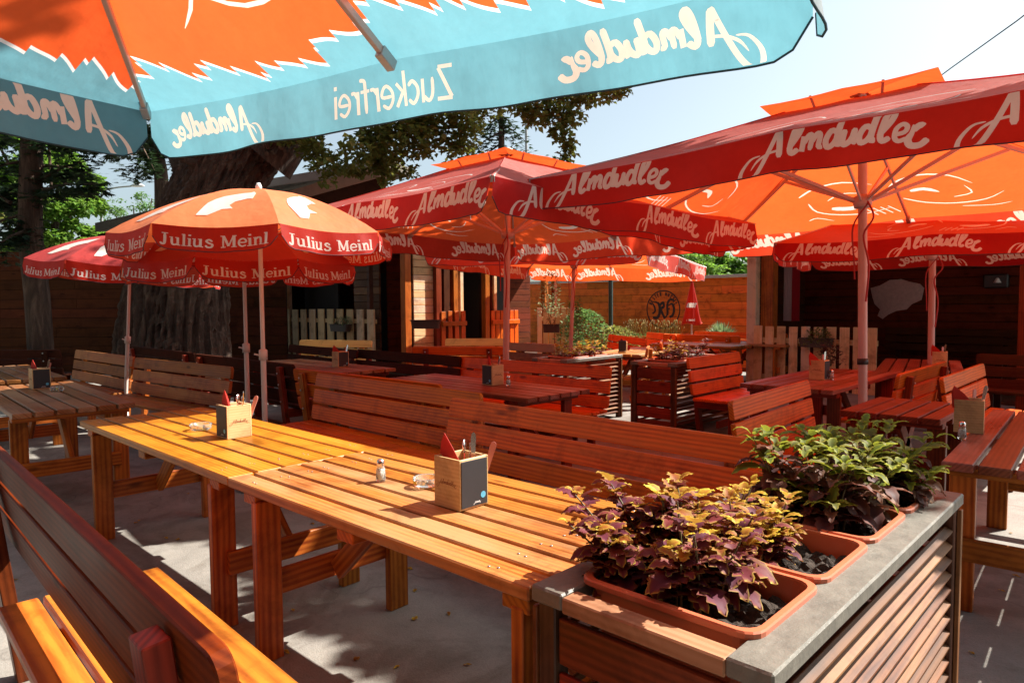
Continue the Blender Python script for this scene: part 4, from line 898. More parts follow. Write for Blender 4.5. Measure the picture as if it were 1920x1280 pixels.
def planter(label, x0, y0, x1, y1, ztop, nlouv=9, plain_side=False):
    t = thing('slatted_planter', label, 'planter', ((x0+x1)/2, (y0+y1)/2, 0), 0, 'slatted wooden planters')
    lx, ly = (x1-x0), (y1-y0); hx, hy = lx/2, ly/2
    for sx in (-1, 1):
        for sy in (-1, 1): MB().box((sx*(hx-0.03), sy*(hy-0.03), (ztop-0.04)/2), (0.055, 0.055, ztop-0.04), None, 2).build('post', M['frame_dark'], t)
    for sx in (-1, 1): MB().box((sx*(hx-0.05+0.012), 0, ztop-0.02), (0.10, ly+0.02, 0.042), None, 1, 0.005).build('rim_board', M['rim'], t)
    for sy in (-1, 1): MB().box((0.0, sy*(hy-0.02), ztop-0.025), (lx-0.176, 0.06, 0.04), None, 0).build('end_board', M['rimred'], t)
    for sx in (-1, 1):
        s = MB(); pitch = 0.054; n = int((ztop-0.12)/pitch)
        for i in range(n): s.box((sx*(hx-0.022), 0, 0.06+pitch*i+0.02), (0.032, ly-0.118, 0.018), roty(sx*R(32)), 1, 0.003)
        s.build('louvre_panel', M['slat'], t)
        for yy in (-hy+0.012, hy-0.012): MB().box((sx*(hx+0.006), yy, (ztop-0.05)/2), (0.014, 0.03, ztop-0.06), None, 2, 0.002).build('edge_strip', M['slat'], t)
    for sy in (-1, 1):
        s = MB(); n = 5; ph = (ztop-0.09)/n
        for i in range(n): s.box((0, sy*(hy-0.022), 0.03+ph*(i+.5)), (lx-0.118, 0.018, ph-0.022), None, 0, 0.004)
        s.build('end_panel', M['legdark'], t)
    MB().box((0, 0, 0.32), (lx-0.09, ly-0.12, 0.02), None, 0).build('floor_board', M['frame_dark'], t)
    return t
def leaf(mb, tones, base, dirv, up, ln, wd, droop=0.6, serr=0.10, fold=0.25, crinkle=0.06, rnd=None, segs=8):
    d = Vector(dirv).normalized(); u = Vector(up); s = d.cross(u)
    if s.length < 1e-3: s = Vector((1, 0, 0))
    s.normalize(); u = s.cross(d); vs = []; tn = []; p = Vector(base); ang = 0; step = ln/segs
    tw = rng.uniform(-.3, .3)
    for i in range(segs+1):
        t = i/segs; w = wd*0.5*(math.sin(PI*min(1, t**0.72))**0.8)*(1-0.25*t)+0.0012
        sw = w*(1+serr*(1 if i % 2 else -1)) if 0 < i < segs else w*0.3
        dd = (d*math.cos(ang)-u*math.sin(ang)); uu = (u*math.cos(ang)+d*math.sin(ang))
        cz = crinkle*wd*(1 if i % 2 else -1)
        for (f, tt) in ((-1, 1), (-0.55, 0.55), (0, 0.12), (0.55, 0.55), (1, 1)):
            ww = sw if abs(f) == 1 else w
            vs.append(p+s*(f*ww)+uu*(abs(f)*ww*fold*(1.0)-(cz if abs(f) == 1 else -cz*.5 if f else 0)+f*tw*ww*t)); tn.append(min(1, tt*(0.75+0.3*t)+ (0.25 if i >= segs-1 else 0)))
        p = p+dd*step; ang += droop/segs*(0.6+t)
    fs = [[i*5+j, i*5+j+1, (i+1)*5+j+1, (i+1)*5+j] for i in range(segs) for j in range(4)]
    mb.add(vs, fs, None, rnd, True); tones += tn
def coleus(name_label, loc, L, Wd, ht, nst, mats, seed, leafs=(0.055, 0.10), lean=(0, 0), droop=0.7, wide=0.62, density=1.0, serr=0.12, plum=0.15):
    global rng
    keep = rng; rng = random.Random(seed)
    t = thing('coleus_plant', name_label, 'plant', loc, 0, 'coleus plants in the front planter' if ht > 0.16 else None)
    lv = {m: (MB(), []) for m in mats}; st = MB()
    for i in range(nst):
        x, y = rng.uniform(-.5, .5)*L*0.7, rng.uniform(-.5, .5)*Wd*0.7; out = Vector((x/L*1.5+rng.uniform(-.3, .3)+lean[0], y/Wd*1.5+rng.uniform(-.3, .3)+lean[1], 0)); h = ht*rng.uniform(0.40, 1.0)
        P0 = Vector((x, y, -0.05)); P1 = P0+Vector((out.x*h*.22, out.y*h*.22, h*.55)); P2 = P1+Vector((out.x*h*.42, out.y*h*.42, h*.45)); cur = smooth_3([P0, P1, P2], 6); st.tube(cur, [0.0045*(1-0.6*k/(len(cur)-1)) for k in range(len(cur))], 6)
        nn = int(rng.randint(6, 8)*density); az = rng.uniform(0, PI)
        for k in range(nn):
            f = (0.22+0.78*(k+1)/nn)*(len(cur)-1); a = cur[min(int(f), len(cur)-1)]; b = cur[min(int(f)+1, len(cur)-1)]; p = a.lerp(b, f-int(f)) if int(f) < len(cur)-1 else cur[-1]
            top = k/(nn-1.0); az += PI/2+rng.uniform(-.25, .25)
            for sgn in ((0, PI) if k < nn-1 else (0, PI*.66, PI*1.33)):
                A = az+sgn+rng.uniform(-.25, .25); ln = rng.uniform(*leafs)*(1.15-0.55*top**2); el = 0.15+0.55*top+rng.uniform(-.25, .25)
                dv = Vector((math.cos(A)*math.cos(el), math.sin(A)*math.cos(el), math.sin(el))); pe = p+dv*0.012
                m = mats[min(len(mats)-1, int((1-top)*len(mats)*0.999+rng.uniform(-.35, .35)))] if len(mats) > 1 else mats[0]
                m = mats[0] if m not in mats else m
                leaf(lv[m][0], lv[m][1], pe, dv, (0, 0, 1), ln, ln*wide, droop*rng.uniform(.5, 1.4), serr, 0.25, 0.05)
    for m, (mb, tn) in lv.items():
        if mb.v: mb.tone = tn; mb.build('leaves', M[m], t)
    st.build('stems', M['stem'], t); rng = keep; return t
planter('large slatted planter with four terracotta troughs in the lower right corner', -1.13, 1.265, -0.53, 2.93, 0.80)
for i, (yy, lab) in enumerate(((1.535, 'nearest terracotta trough in the front planter, with purple leaves'), (1.925, 'second terracotta trough, half empty with bare soil'), (2.315, 'third terracotta trough under the yellow green leaves'), (2.685, 'farthest terracotta trough at the far end of the front planter'))):
    trough('plant_trough', lab, (-0.83, yy, 0.812), 0.475, 0.375 if i < 3 else 0.34, 0.2, group='terracotta troughs in the front planter')
coleus('bushy purple coleus with yellow leaf edges in the nearest trough', (-0.90, 1.55, 0.80), 0.38, 0.28, 0.26, 42, ['leaf_gold']+['leaf_purple']*9, 21, (0.040, 0.10), (-.15, 0), 1.1, 0.74, 1.15, 0.24)
coleus('golden orange coleus leaning from the second trough', (-0.90, 1.90, 0.80), 0.30, 0.24, 0.20, 18, ['leaf_gold', 'leaf_purple'], 22, (0.04, 0.07), (0.0, 0.1), 0.8, 0.7, 1.2, 0.16)
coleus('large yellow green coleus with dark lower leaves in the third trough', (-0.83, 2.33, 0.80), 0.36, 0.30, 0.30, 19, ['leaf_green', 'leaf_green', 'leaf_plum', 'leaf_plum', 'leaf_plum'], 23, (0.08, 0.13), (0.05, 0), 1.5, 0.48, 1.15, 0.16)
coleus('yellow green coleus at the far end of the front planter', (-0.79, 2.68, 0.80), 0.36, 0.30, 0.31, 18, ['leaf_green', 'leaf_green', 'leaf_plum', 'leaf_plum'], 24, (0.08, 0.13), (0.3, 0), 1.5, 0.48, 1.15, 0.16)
planter('slatted planter in the middle distance with sunlit louvres and golden plants', -5.72, 6.35, -5.18, 7.50, 0.83)
for i, yy in enumerate((6.72, 7.12)):
    trough('plant_trough', ('nearer' if i == 0 else 'farther')+' terracotta trough in the middle distance planter', (-5.45, yy, 0.84), 0.42, 0.36, 0.2, group='troughs in the distant planters')
    coleus(('nearer' if i == 0 else 'farther')+' golden brown coleus in the sunlit middle planter', (-5.45, yy, 0.82), 0.36, 0.3, 0.24, 10, ['leaf_gold', 'leaf_purple'], 30+i, (0.06, 0.09), (0, 0), .8, .65, .9)
planter('dark shaded slatted planter with a red bench leaning on it', -4.50, 6.72, -3.93, 8.3, 0.83)
for i, yy in enumerate((7.1, 7.6)):
    trough('plant_trough', ('nearer' if i == 0 else 'farther')+' trough in the dark shaded planter', (-4.22, yy, 0.84), 0.42, 0.36, 0.2, group='troughs in the distant planters')
    coleus(('nearer' if i == 0 else 'farther')+' purple brown coleus in the dark shaded planter', (-4.22, yy, 0.82), 0.38, 0.32, 0.27, 10, ['leaf_purple', 'leaf_plum'] if i else ['leaf_gold', 'leaf_purple'], 40+i, (0.06, 0.09), (0, 0), .8, .65, .9)

# ---------------------------------------------------------------- ground
g = MB(); n = 60; gv = []
for i in range(n+1):
    for j in range(n+1): gv.append((-120+i*240/n, -60+j*240/n, 0.0))
g.add(gv, [[i*(n+1)+j, (i+1)*(n+1)+j, (i+1)*(n+1)+j+1, i*(n+1)+j+1] for i in range(n) for j in range(n)])
struct('ground', g, M['ground'])
lf = MB(); tn = []
for i in range(150):
    x, y = rng.uniform(-6, 0.8), rng.uniform(0.3, 5.5); a = rng.uniform(0, 6.28)
    leaf(lf, tn, (x, y, 0.006), (math.cos(a), math.sin(a), 0.02), (0, 0, 1), rng.uniform(.02, .05), rng.uniform(.012, .03), .3, .1, .3, .1, segs=4)
lf.tone = tn; o = lf.build('fallen_leaves', M['leaf_gold']); tag(o, 'a few dry fallen leaves scattered on the concrete under the tables', 'leaves', kind='stuff')

# ---------------------------------------------------------------- walls, fences and huts
def board_wall(name, label, a, b, z0, z1, mat, cat='wall', bh=0.14, th=0.03, coping=True, posts=True, facing=1):
    """horizontal boards from a to b (x, y)"""
    t = thing(name, label, cat, (a[0], a[1], 0), math.atan2(b[1]-a[1], b[0]-a[0])); L = math.hypot(b[0]-a[0], b[1]-a[1]); m = MB(); n = int((z1-z0)/bh)
    bh = (z1-z0)/n
    for i in range(n):
        x = 0.0
        while x < L-0.01:
            ln = min(L-x, rng.uniform(2.4, 4.2)); m.box((x+ln/2, 0.0, z0+bh*(i+.5)), (ln-0.004, th, bh-0.007), None, 0, 0.004); x += ln
    m.build('boards', M[mat], t)
    MB().box((L/2, th*0.9*facing, (z0+z1)/2), (L, th*0.5, z1-z0-0.02), None, 0, 0.002).build('backing', M['void'], t)
    if coping: MB().box((L/2, 0.0, z1+0.04), (L+0.05, 0.26, 0.07), None, 0, 0.006).build('coping', M['coping'], t)
    return t
def picket_fence(label, a, b, z0, z1, n, pw=0.11, mat='pale', cap_post=False, seed=0):
    t = thing('picket_fence', label, 'fence', (a[0], a[1], 0), math.atan2(b[1]-a[1], b[0]-a[0]), 'picket fences of the huts'); L = math.hypot(b[0]-a[0], b[1]-a[1])
    for i in range(n):
        x = pw/2+(L-pw)*i/(n-1); h = z1-z0+rng.uniform(-.006, .006)
        MB().box((x, -0.02, z0+h/2), (pw*rng.uniform(.95, 1.03), 0.024, h), None, 2, 0.003).build('picket', M[mat], t)
    for z in (z0+0.18, z1-0.25): MB().box((L/2, 0.018, z), (L, 0.045, 0.09), None, 0).build('rail', M[mat], t)
    return t
def post(parent, x, y, z0, z1, w=0.13, mat='leg', d=None): return MB().box((x, y, (z0+z1)/2), (w, d or w, z1-z0), None, 2, 0.006).build('post', M[mat], parent)

W_ = board_wall('boarded_wall', 'orange brown boarded wall with a round dark emblem and grey coping', (-30, 17.5), (-0.5, 17.5), 0, 2.17, 'fence', bh=0.2)
# round emblem burnt on the wall
cc = at(1243, 580, v=17.5-0.03); em = MB(); Re = 0.545
fw_ = lambda X, Y, off: Vector((cc.x+X, 17.5-0.019-off, cc.z+Y))
def arc(r_, a0, a1, n=40): return [(r_*math.cos(R(a0+(a1-a0)*i/n)), r_*math.sin(R(a0+(a1-a0)*i/n))) for i in range(n+1)]
lettering(em, [(arc(Re, 0, 360, 60), 0.035, 0)], 1.0, fw_, False, k=1)
BL = [([(-0.40, 0.22), (-0.30, 0.10), (-0.27, -0.05), (-0.36, -0.12)], 0.055, 1), ([(-0.36, 0.22), (-0.20, 0.20), (-0.12, 0.10), (-0.12, -0.12), (-0.20, -0.24), (-0.34, -0.24)], 0.085, 1), ([(-0.12, 0.12), (0.0, 0.20), (0.02, 0.08), (-0.08, 0.02), (-0.02, -0.12), (0.06, -0.26)], 0.075, 0), ([(0.06, -0.26), (0.13, -0.16)], 0.04, 0),
      ([(0.36, 0.26), (0.22, 0.28), (0.14, 0.14), (0.15, -0.10), (0.12, -0.16)], 0.07, 0), ([(0.15, 0.10), (0.30, 0.16), (0.36, 0.0), (0.32, -0.16), (0.22, -0.22)], 0.075, 1), ([(0.13, 0.0), (0.22, 0.03)], 0.04, 0)]
lettering(em, BL, 1.0, fw_, False)
# curved lettering above: seen as short upright strokes too small to read
CAP = {'R': [[(0, 0), (0, 1), (0.5, 0.9), (0.5, 0.6), (0, 0.5)], [(0.2, 0.5), (0.55, 0)]], 'E': [[(0.5, 1), (0, 1), (0, 0), (0.5, 0)], [(0, 0.5), (0.4, 0.5)]], 'S': [[(0.5, 0.9), (0.1, 0.95), (0.1, 0.6), (0.5, 0.4), (0.45, 0.05), (0, 0.1)]],
       'H': [[(0, 0), (0, 1)], [(0.5, 0), (0.5, 1)], [(0, 0.5), (0.5, 0.5)]], 'U': [[(0, 1), (0.05, 0.1), (0.45, 0.1), (0.5, 1)]], 'T': [[(0, 1), (0.6, 1)], [(0.3, 1), (0.3, 0)]], 'L': [[(0, 1), (0, 0), (0.5, 0)]], 'G': [[(0.5, 0.9), (0.1, 0.9), (0.05, 0.1), (0.5, 0.1), (0.5, 0.5), (0.3, 0.5)]]}
for i, chh in enumerate('RESTER HUTTEL'):
    if chh == ' ': continue
    a = 160-i*11.4
    for stx in CAP[chh]:
        pts = []
        for (x, y) in stx:
            aa = R(a-x*9); r_ = 0.40+y*0.10; pts.append((r_*math.cos(aa), r_*math.sin(aa)))
        lettering(em, [(pts, 0.024, 0)] if len(pts) == 2 else [([pts[q], pts[q+1]], 0.024, 0) for q in range(len(pts)-1)], 1.0, fw_, False, base=0.004)
eo = em.build('emblem', M['stringer']); eo.parent = W_; eo.matrix_parent_inverse = Matrix.Identity(4); eo.location = (30, -17.5, 0)

a_ = at(-1300, 470, d=15); b_ = at(535, 470, d=15)
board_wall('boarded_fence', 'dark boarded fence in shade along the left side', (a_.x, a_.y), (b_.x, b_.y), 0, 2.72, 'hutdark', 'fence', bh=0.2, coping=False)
MB_ = MB()

# left hut: front along x at y = 7.93, side along y at x = -10.6
HX, HY = -10.6, 8.24
hut = thing('garden_hut', 'dark wooden hut on the left of the middle with open front and mossy roof', 'hut', (HX, HY, 0))
def hbox(name, c, s, mat, grain=None): return MB().box(c, s, None, grain, 0.006).build(name, M[mat], hut)
def hboards(name, x0, x1, y, z0, z1, mat, axis='x', bh=0.16):
    m = MB(); n = int((z1-z0)/bh)
    for i in range(n):
        if axis == 'x': m.box(((x0+x1)/2, y, z0+bh*(i+.5)), (x1-x0, 0.04, bh-0.008), None, 0, 0.006)
        else: m.box((y, (x0+x1)/2, z0+bh*(i+.5)), (0.04, x1-x0, bh-0.008), None, 1, 0.006)
    return m.build(name, M[mat], hut)
hbox('deck', (-3.0, 2.6, 0.14), (6.4, 5.4, 0.28), 'frame_dark', 0)
hboards('back_wall', -6.2, 0.0, 2.2, 0.28, 2.75, 'hutred')
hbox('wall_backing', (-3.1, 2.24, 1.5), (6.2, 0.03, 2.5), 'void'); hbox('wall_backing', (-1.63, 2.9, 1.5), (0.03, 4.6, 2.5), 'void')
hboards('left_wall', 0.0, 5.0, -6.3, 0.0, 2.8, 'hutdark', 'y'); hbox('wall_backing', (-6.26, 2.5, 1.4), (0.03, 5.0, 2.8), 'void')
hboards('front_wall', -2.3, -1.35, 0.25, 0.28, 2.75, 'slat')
hbox('doorway_shade_panel', (-3.3, 2.1, 1.2), (1.3, 0.10, 2.2), 'void'); hbox('doorway_shade_panel', (-0.7, 2.1, 1.2), (0.9, 0.10, 2.2), 'void')  # near black panels paint the shade inside the doorways
hbox('opening_shade_panel', (-3.9, 0.4, 1.7), (1.5, 0.06, 2.1), 'void')  # dark sheet standing for the deep shade of the open front
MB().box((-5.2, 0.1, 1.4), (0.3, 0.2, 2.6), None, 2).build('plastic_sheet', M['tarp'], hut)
for x, w, mat in ((-6.0, .14, 'leg'), (-4.78, 0.17, 'pale'), (-1.32, 0.10, 'frame_dark'), (-0.12, 0.15, 'leg')): post(hut, x, -0.02, 0, 2.72, w, mat)
hbox('header_beam', (-3.0, -0.02, 2.80), (6.4, 0.16, 0.16), 'legdark', 0)
# side front (faces +x), receding
hboards('side_wall', 0.10, 0.62, -0.05, 0.28, 2.75, 'pale', 'y', 0.15)
hboards('side_back_wall', 0.6, 5.2, -1.6, 0.28, 2.75, 'hutred', 'y')
hbox('side_shade_panel', (-1.45, 1.6, 1.6), (0.06, 1.0, 2.4), 'void'); hbox('side_shade_panel', (-1.4, 3.4, 1.9), (0.06, 1.4, 1.7), 'void')  # dark panels in place of shade in the side openings
for y, w, mat in ((0.66, .14, 'legdark'), (0.86, 0.16, 'hutdark'), (1.12, .12, 'leg'), (1.30, .09, 'pale'), (2.02, .13, 'leg'), (2.28, .09, 'pale'), (3.95, .13, 'leg'), (4.3, .1, 'legdark')): post(hut, 0.0, y, 0, 2.72, w, mat)
for y in (0.82, ): MB().box((-0.15, y+0.02, 1.5), (0.03, 0.42, 2.4), None, 2).build('door', M['legdark'], hut)
hbox('side_header_beam', (0, 2.6, 2.80), (0.16, 5.4, 0.16), 'legdark', 1)
# roof
rf = MB(); rf.add([(-7.0, -0.5, 2.75), (0.35, -0.5, 2.9), (0.35, 5.6, 2.9), (-7.0, 5.6, 2.75), (-7.0, -0.5, 2.87), (0.35, -0.5, 3.02), (0.35, 5.6, 3.02), (-7.0, 5.6, 2.87)], [[0, 1, 2, 3], [7, 6, 5, 4], [0, 4, 5, 1], [1, 5, 6, 2], [2, 6, 7, 3], [3, 7, 4, 0]])
rf.build('roof', M['darkroof'], hut)
picket_fence('long pale picket fence before the left hut, with a dark flower box', (HX-4.70, HY-0.12), (HX-1.0, HY-0.12), 0.25, 1.41, 10, 0.26)
picket_fence('brown shaded picket fence on the side of the left hut', (HX+0.10, HY+1.35), (HX+0.10, HY+0.70), 0.25, 1.36, 4, 0.11, 'leg')
picket_fence('reddish picket fence between two posts of the left hut side', (HX+0.10, HY+2.95), (HX+0.10, HY+2.1), 0.25, 1.36, 6, 0.12, 'red')
picket_fence('grey white picket fence at the far end of the left hut', (HX+0.12, HY+3.55), (HX+0.75, HY+4.25), 0.25, 1.40, 7, 0.11)
# gabled roof rising behind the hut
p0, p1, p2 = at(178, 418, d=15.5), at(720, 292, d=14.5), at(1010, 340, d=17)
t = thing('shed_roof', 'dark mossy sloping roof edge behind the parasols, rising to the right', 'building')
def slab(name, pts, th, mat, par, hv=None):
    m = MB(); P_ = [Vector(p) for p in pts]; nn = hv if hv is not None else (P_[1]-P_[0]).cross(P_[2]-P_[0]).normalized()*th
    n = len(P_); m.add(P_+[p+nn for p in P_], [list(range(n)), list(reversed(range(n, 2*n)))]+[[i, (i+1) % n, n+(i+1) % n, n+i] for i in range(n)]); return m.build(name, M[mat], par)
back = Vector((FW.x, FW.y, 0)).normalized()*4.0
slab('roof_surface', [p0, p1, p1+back+Vector((0, 0, 0.5)), p0+back+Vector((0, 0, 0.5))], 0.22, 'darkroof', t, Vector((0, 0, -0.2)))
slab('gable_wall', [p0+Vector((0, 0, -.25))+back*.02, p1+Vector((0, 0, -.25))+back*.02, Vector((p1.x, p1.y, 2.9))+back*.02, Vector((p0.x, p0.y, 2.6))+back*.02], 0.1, 'hutdark', t, back*0.03)
q0, q1 = at(530, 362, d=13.2), at(712, 306, d=12.2)
slab('barge_board', [q0, q1, q1+Vector((0, 0, -0.24)), q0+Vector((0, 0, -0.2))], 0.05, 'barge', t, back*0.015)
q0, q1 = at(500, 336, d=13.6), at(712, 300, d=12.4)
slab('roof_strip', [q0, q1, q1+Vector((0, 0, -0.18)), q0+Vector((0, 0, -0.15))], 0.05, 'coping', t, back*0.015)

# right hut
VR = 12.05
xL, xR = at(1420, 610, v=VR).x, at(1652, 614, v=VR).x
h2 = thing('garden_hut', 'dark open fronted hut at right with a fleece hanging on its back wall', 'hut', (xL, VR, 0))
def h2b(name, c, s, mat, grain=None, ch=0.006): return MB().box(c, s, None, grain, ch).build(name, M[mat], h2)
m = MB()
for i in range(17): m.box((3.4, 2.6, 0.08+0.16*i), (7.4, 0.04, 0.152), None, 0, 0.006)
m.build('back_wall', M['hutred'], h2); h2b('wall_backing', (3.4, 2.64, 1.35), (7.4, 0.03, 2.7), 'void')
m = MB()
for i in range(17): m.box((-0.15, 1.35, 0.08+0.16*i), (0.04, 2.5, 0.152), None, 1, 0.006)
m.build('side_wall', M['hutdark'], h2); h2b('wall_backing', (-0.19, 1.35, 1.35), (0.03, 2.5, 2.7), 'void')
xp = at(1412, 600, v=VR-0.1).x-xL; post(h2, xp, -0.1, 0, 2.6, 0.17, 'pale'); post(h2, at(1441, 600, v=VR+.1).x-xL, 0.12, 0, 2.6, 0.22, 'leg'); post(h2, at(1422, 600, v=VR+.3).x-xL, 0.5, 0, 2.6, 0.10, 'fence')
post(h2, at(1922, 600, v=VR-1.0).x-xL, -1.0, 0, 2.6, 0.13, 'legdark')
h2b('header_beam', (3.4, -0.05, 2.5), (7.4, 0.16, 0.18), 'legdark', 0)
m = MB(); m.box((3.3, 1.0, 2.68), (8.0, 4.2, 0.09)); m.build('roof', M['darkroof'], h2)
h2b('floor', (3.4, 1.2, 0.03), (7.3, 2.6, 0.06), 'frame_dark', 0)
for i, (xx, mt_) in enumerate(((1478, 'curtain_white'), (1492, 'curtain_red'))):
    p = at(xx, 520, v=VR+0.35); c = MB(); nn = 14; vs = []
    for k in range(nn+1):
        X = p.x+(k/nn-.5)*0.16; Y = VR+0.35+0.025*math.sin(k*2.1)
        vs += [(X, Y, 2.3), (X, Y, 1.16)]
    c.add(vs, [[2*k, 2*k+1, 2*k+3, 2*k+2] for k in range(nn)], None, .5, True); o = c.build('curtain', M[mt_]); tag(o, ('narrow white' if i == 0 else 'narrow red')+' curtain hanging inside the right hut', 'curtain', 'curtains in the right hut')
picket_fence('pale picket fence of the right hut with a dark flower box', (xL+0.02, VR-0.16), (xR, VR-0.16), 0.0, 1.08, 10, 0.152)
# fleece hide on the back wall
def blob(name, label, cat, outline, v, mat, th=0.03):
    P_ = [at(x, y, v=v) for x, y in outline]; cx = sum((p for p in P_), Vector())/len(P_); n = len(P_); vs = [cx+Vector((0, -th, 0))]; rings = 4
    for r_ in range(1, rings+1):
        f = r_/rings
        for p in P_: q = cx.lerp(p, f); vs.append(q+Vector((0, -th*(1-f**3)+rng.uniform(-.006, .006), 0)))
    fs = [[0, 1+k, 1+(k+1) % n] for k in range(n)]+[[1+(r_-1)*n+k, 1+r_*n+k, 1+r_*n+(k+1) % n, 1+(r_-1)*n+(k+1) % n] for r_ in range(1, rings) for k in range(n)]
    m = MB(); m.add(vs, fs, None, None, True); m.add([p+Vector((0, 0.002, 0)) for p in P_], [list(range(n))]); o = m.build(name, M[mat]); tag(o, label, cat); return o
blob('fleece', 'large grey animal fleece hanging on the dark back wall of the right hut', 'fleece', [(1632, 540), (1650, 535), (1668, 525), (1690, 523), (1705, 528), (1725, 532), (1733, 540), (1728, 562), (1710, 570), (1700, 580), (1680, 583), (1665, 590), (1655, 598), (1645, 592), (1650, 580), (1640, 570), (1636, 558)], VR+2.55, 'hide')
blob('fleece', 'pale narrow fleece in the doorway of the left hut', 'fleece', [(728, 532), (738, 528), (752, 520), (760, 530), (758, 560), (752, 578), (744, 572), (740, 552), (730, 545)], HY+2.1, 'hide')
# low bench inside the right hut
b = make_bench('dark bench standing inside the right hut against its back wall', 'hutdark', 'dark', L=2.1, ht=1.0); p = at(1880, 640, v=VR+1.9); put(b, p.x+0.2, VR+2.35, 180)
b = make_bench('dark slatted bench seat with sun slits at the far right', 'hutdark', 'dark', L=1.6, seat_on=True, ht=0.86); p = at(1815, 755, d=7.6); put(b, p.x+1.5, p.y+1.0, 180)
t = thing('wall_lantern', 'small dark lantern with a bright cone under the right hut roof', 'lantern', tuple(at(1868, 527, v=VR+2.45)))
MB().box((0, 0, 0), (0.36, 0.16, 0.24), None, 0, 0.02).build('housing', M['blackmetal'], t); MB().lathe([(0, 0.06), (0.02, 0.05), (0.06, -0.03), (0.0, -0.03)], (0.03, -0.10, 0)).build('lens', M['whiteprint'], t)
# flower boxes on the pickets
def window_box(label, loc, L, rz, plants):
    t = trough('flower_box', label, loc, L, 0.17, 0.15, rz, 'brownplastic', 'dark flower boxes hooked on the picket fences'); return t
def tuft(name, label, cat, loc, r, h, n, mat, ln=(0.04, 0.08), wd=0.5, seed=3, group=None, up=0.4, kind=None, shell=False, stems=None, squash=1.0, segs=3):
    global rng
    keep = rng; rng = random.Random(seed); m = MB(); tn = []
    for i in range(n):
        a = rng.uniform(0, 6.283); rr = r*math.sqrt(rng.random()); z = h*rng.random()**(0.6 if shell else 0.9); f = math.sqrt(max(0.02, 1-(z/h)**2)) if shell else 1-0.4*z/h
        base = Vector((rr*f*math.cos(a), rr*f*math.sin(a)*squash, z*0.95)); A = a+rng.uniform(-1, 1); el = up+rng.uniform(-.7, .6); dv = (math.cos(A)*math.cos(el), math.sin(A)*math.cos(el), math.sin(el))
        l_ = rng.uniform(*ln); k0 = len(m.v); leaf(m, tn, base, dv, (0, 0, 1), l_, l_*wd, rng.uniform(.2, 1), 0.05, .2, .0, segs=segs)
        sh = rng.random()
        for k in range(k0, len(m.v)): tn[k] = min(1, max(0, 0.25*tn[k]+0.75*sh))
    m.tone = tn
    if stems:
        t = thing(name, label, cat, loc, 0, group); m.build('leaves', M[mat], t); s = MB()
        for i in range(stems): a = rng.uniform(0, 6.28); q = rng.uniform(.2, .8)*r; s.tube([(0.1*q*math.cos(a), 0.1*q*math.sin(a), 0), (0.6*q*math.cos(a), 0.6*q*math.sin(a)*squash, h*.5), (q*math.cos(a), q*math.sin(a)*squash, h*.9)], [.006, .004, .002], 5)
        s.build('stems', M['stem'], t); rng = keep; return t
    o = m.build(name, M[mat]); o.location = loc; tag(o, label, cat, group, kind); rng = keep; return o
p = at(638, 608, v=HY-0.28); window_box('dark flower box hooked on the long pale picket fence', tuple(p), 0.72, 0, 0)
tuft('box_plant', 'pale dried plant at the right end of the long fence flower box', 'plant', (p.x+0.22, p.y, p.z-.03), 0.14, 0.20, 130, 'leaf_sage', (.03, .06), .5, 5, None, stems=6)
tuft('box_plant', 'sparse little green plant at the left end of the long fence flower box', 'plant', (p.x-0.12, p.y, p.z-.03), 0.10, 0.18, 40, 'leaf_tree', (.04, .07), .4, 6, None, stems=5)
p = at(1530, 634, v=VR-0.30); window_box('dark flower box hooked on the right hut fence', tuple(p), 0.58, 0, 0)
tuft('box_plant', 'dark trailing plant in the right hut flower box', 'plant', (p.x+0.05, p.y-.05, p.z-.12), 0.26, 0.30, 260, 'leaf_tree', (.03, .07), .6, 7, None, stems=7)
tuft('box_plant', 'dark leafy plant standing below the right fence flower box', 'plant', (p.x+0.35, p.y-.35, p.z-.42), 0.26, 0.34, 300, 'leaf_plum', (.04, .07), .6, 8, None, stems=7)
p = at(1034, 608, d=12.6); window_box('small dark flower box on the far grey white fence', tuple(p), 0.34, 45, 0)
tuft('box_plant', 'pale plant in the small far flower box', 'plant', (p.x, p.y, p.z-.02), 0.13, 0.18, 90, 'leaf_sage', (.03, .05), .5, 9, None, stems=5)
p = at(798, 600, d=12.0); window_box('dark flower box on the shaded hut side fence', tuple(p), 0.55, 45, 0)

# raised beds and plants by the far wall
def raised_bed(label, x0, x1, y, zt, mat='fence'):
    t = thing('raised_bed', label, 'planter', ((x0+x1)/2, y, 0), 0, 'raised beds along the far wall'); L = x1-x0; m = MB(); n = 4
    for sy in (-.25, .25):
        for i in range(n): m.box((0, sy, zt/n*(i+.5)), (L, 0.03, zt/n-0.01), None, 0)
    for sx in (-L/2, L/2):
        for i in range(n): m.box((sx, 0, zt/n*(i+.5)), (0.03, 0.47, zt/n-0.01), None, 1)
    m.build('boards', M[mat], t); MB().box((0, 0, zt-0.06), (L-.04, .46, .04)).build('soil', M['soil'], t); MB().box((0, -0.26, zt+0.01), (L+.04, 0.08, 0.03), None, 0).build('rim', M[mat], t)
a1, a2 = at(1168, 630, v=15.2), at(1278, 630, v=15.2); raised_bed('raised bed of dry lavender under the round emblem', a1.x, a2.x, 15.3, a1.z)
b1, b2 = at(1290, 634, v=14.9), at(1425, 634, v=14.9); raised_bed('raised bed with the silver green shrub by the far wall', b1.x, b2.x, 15.0, b1.z)
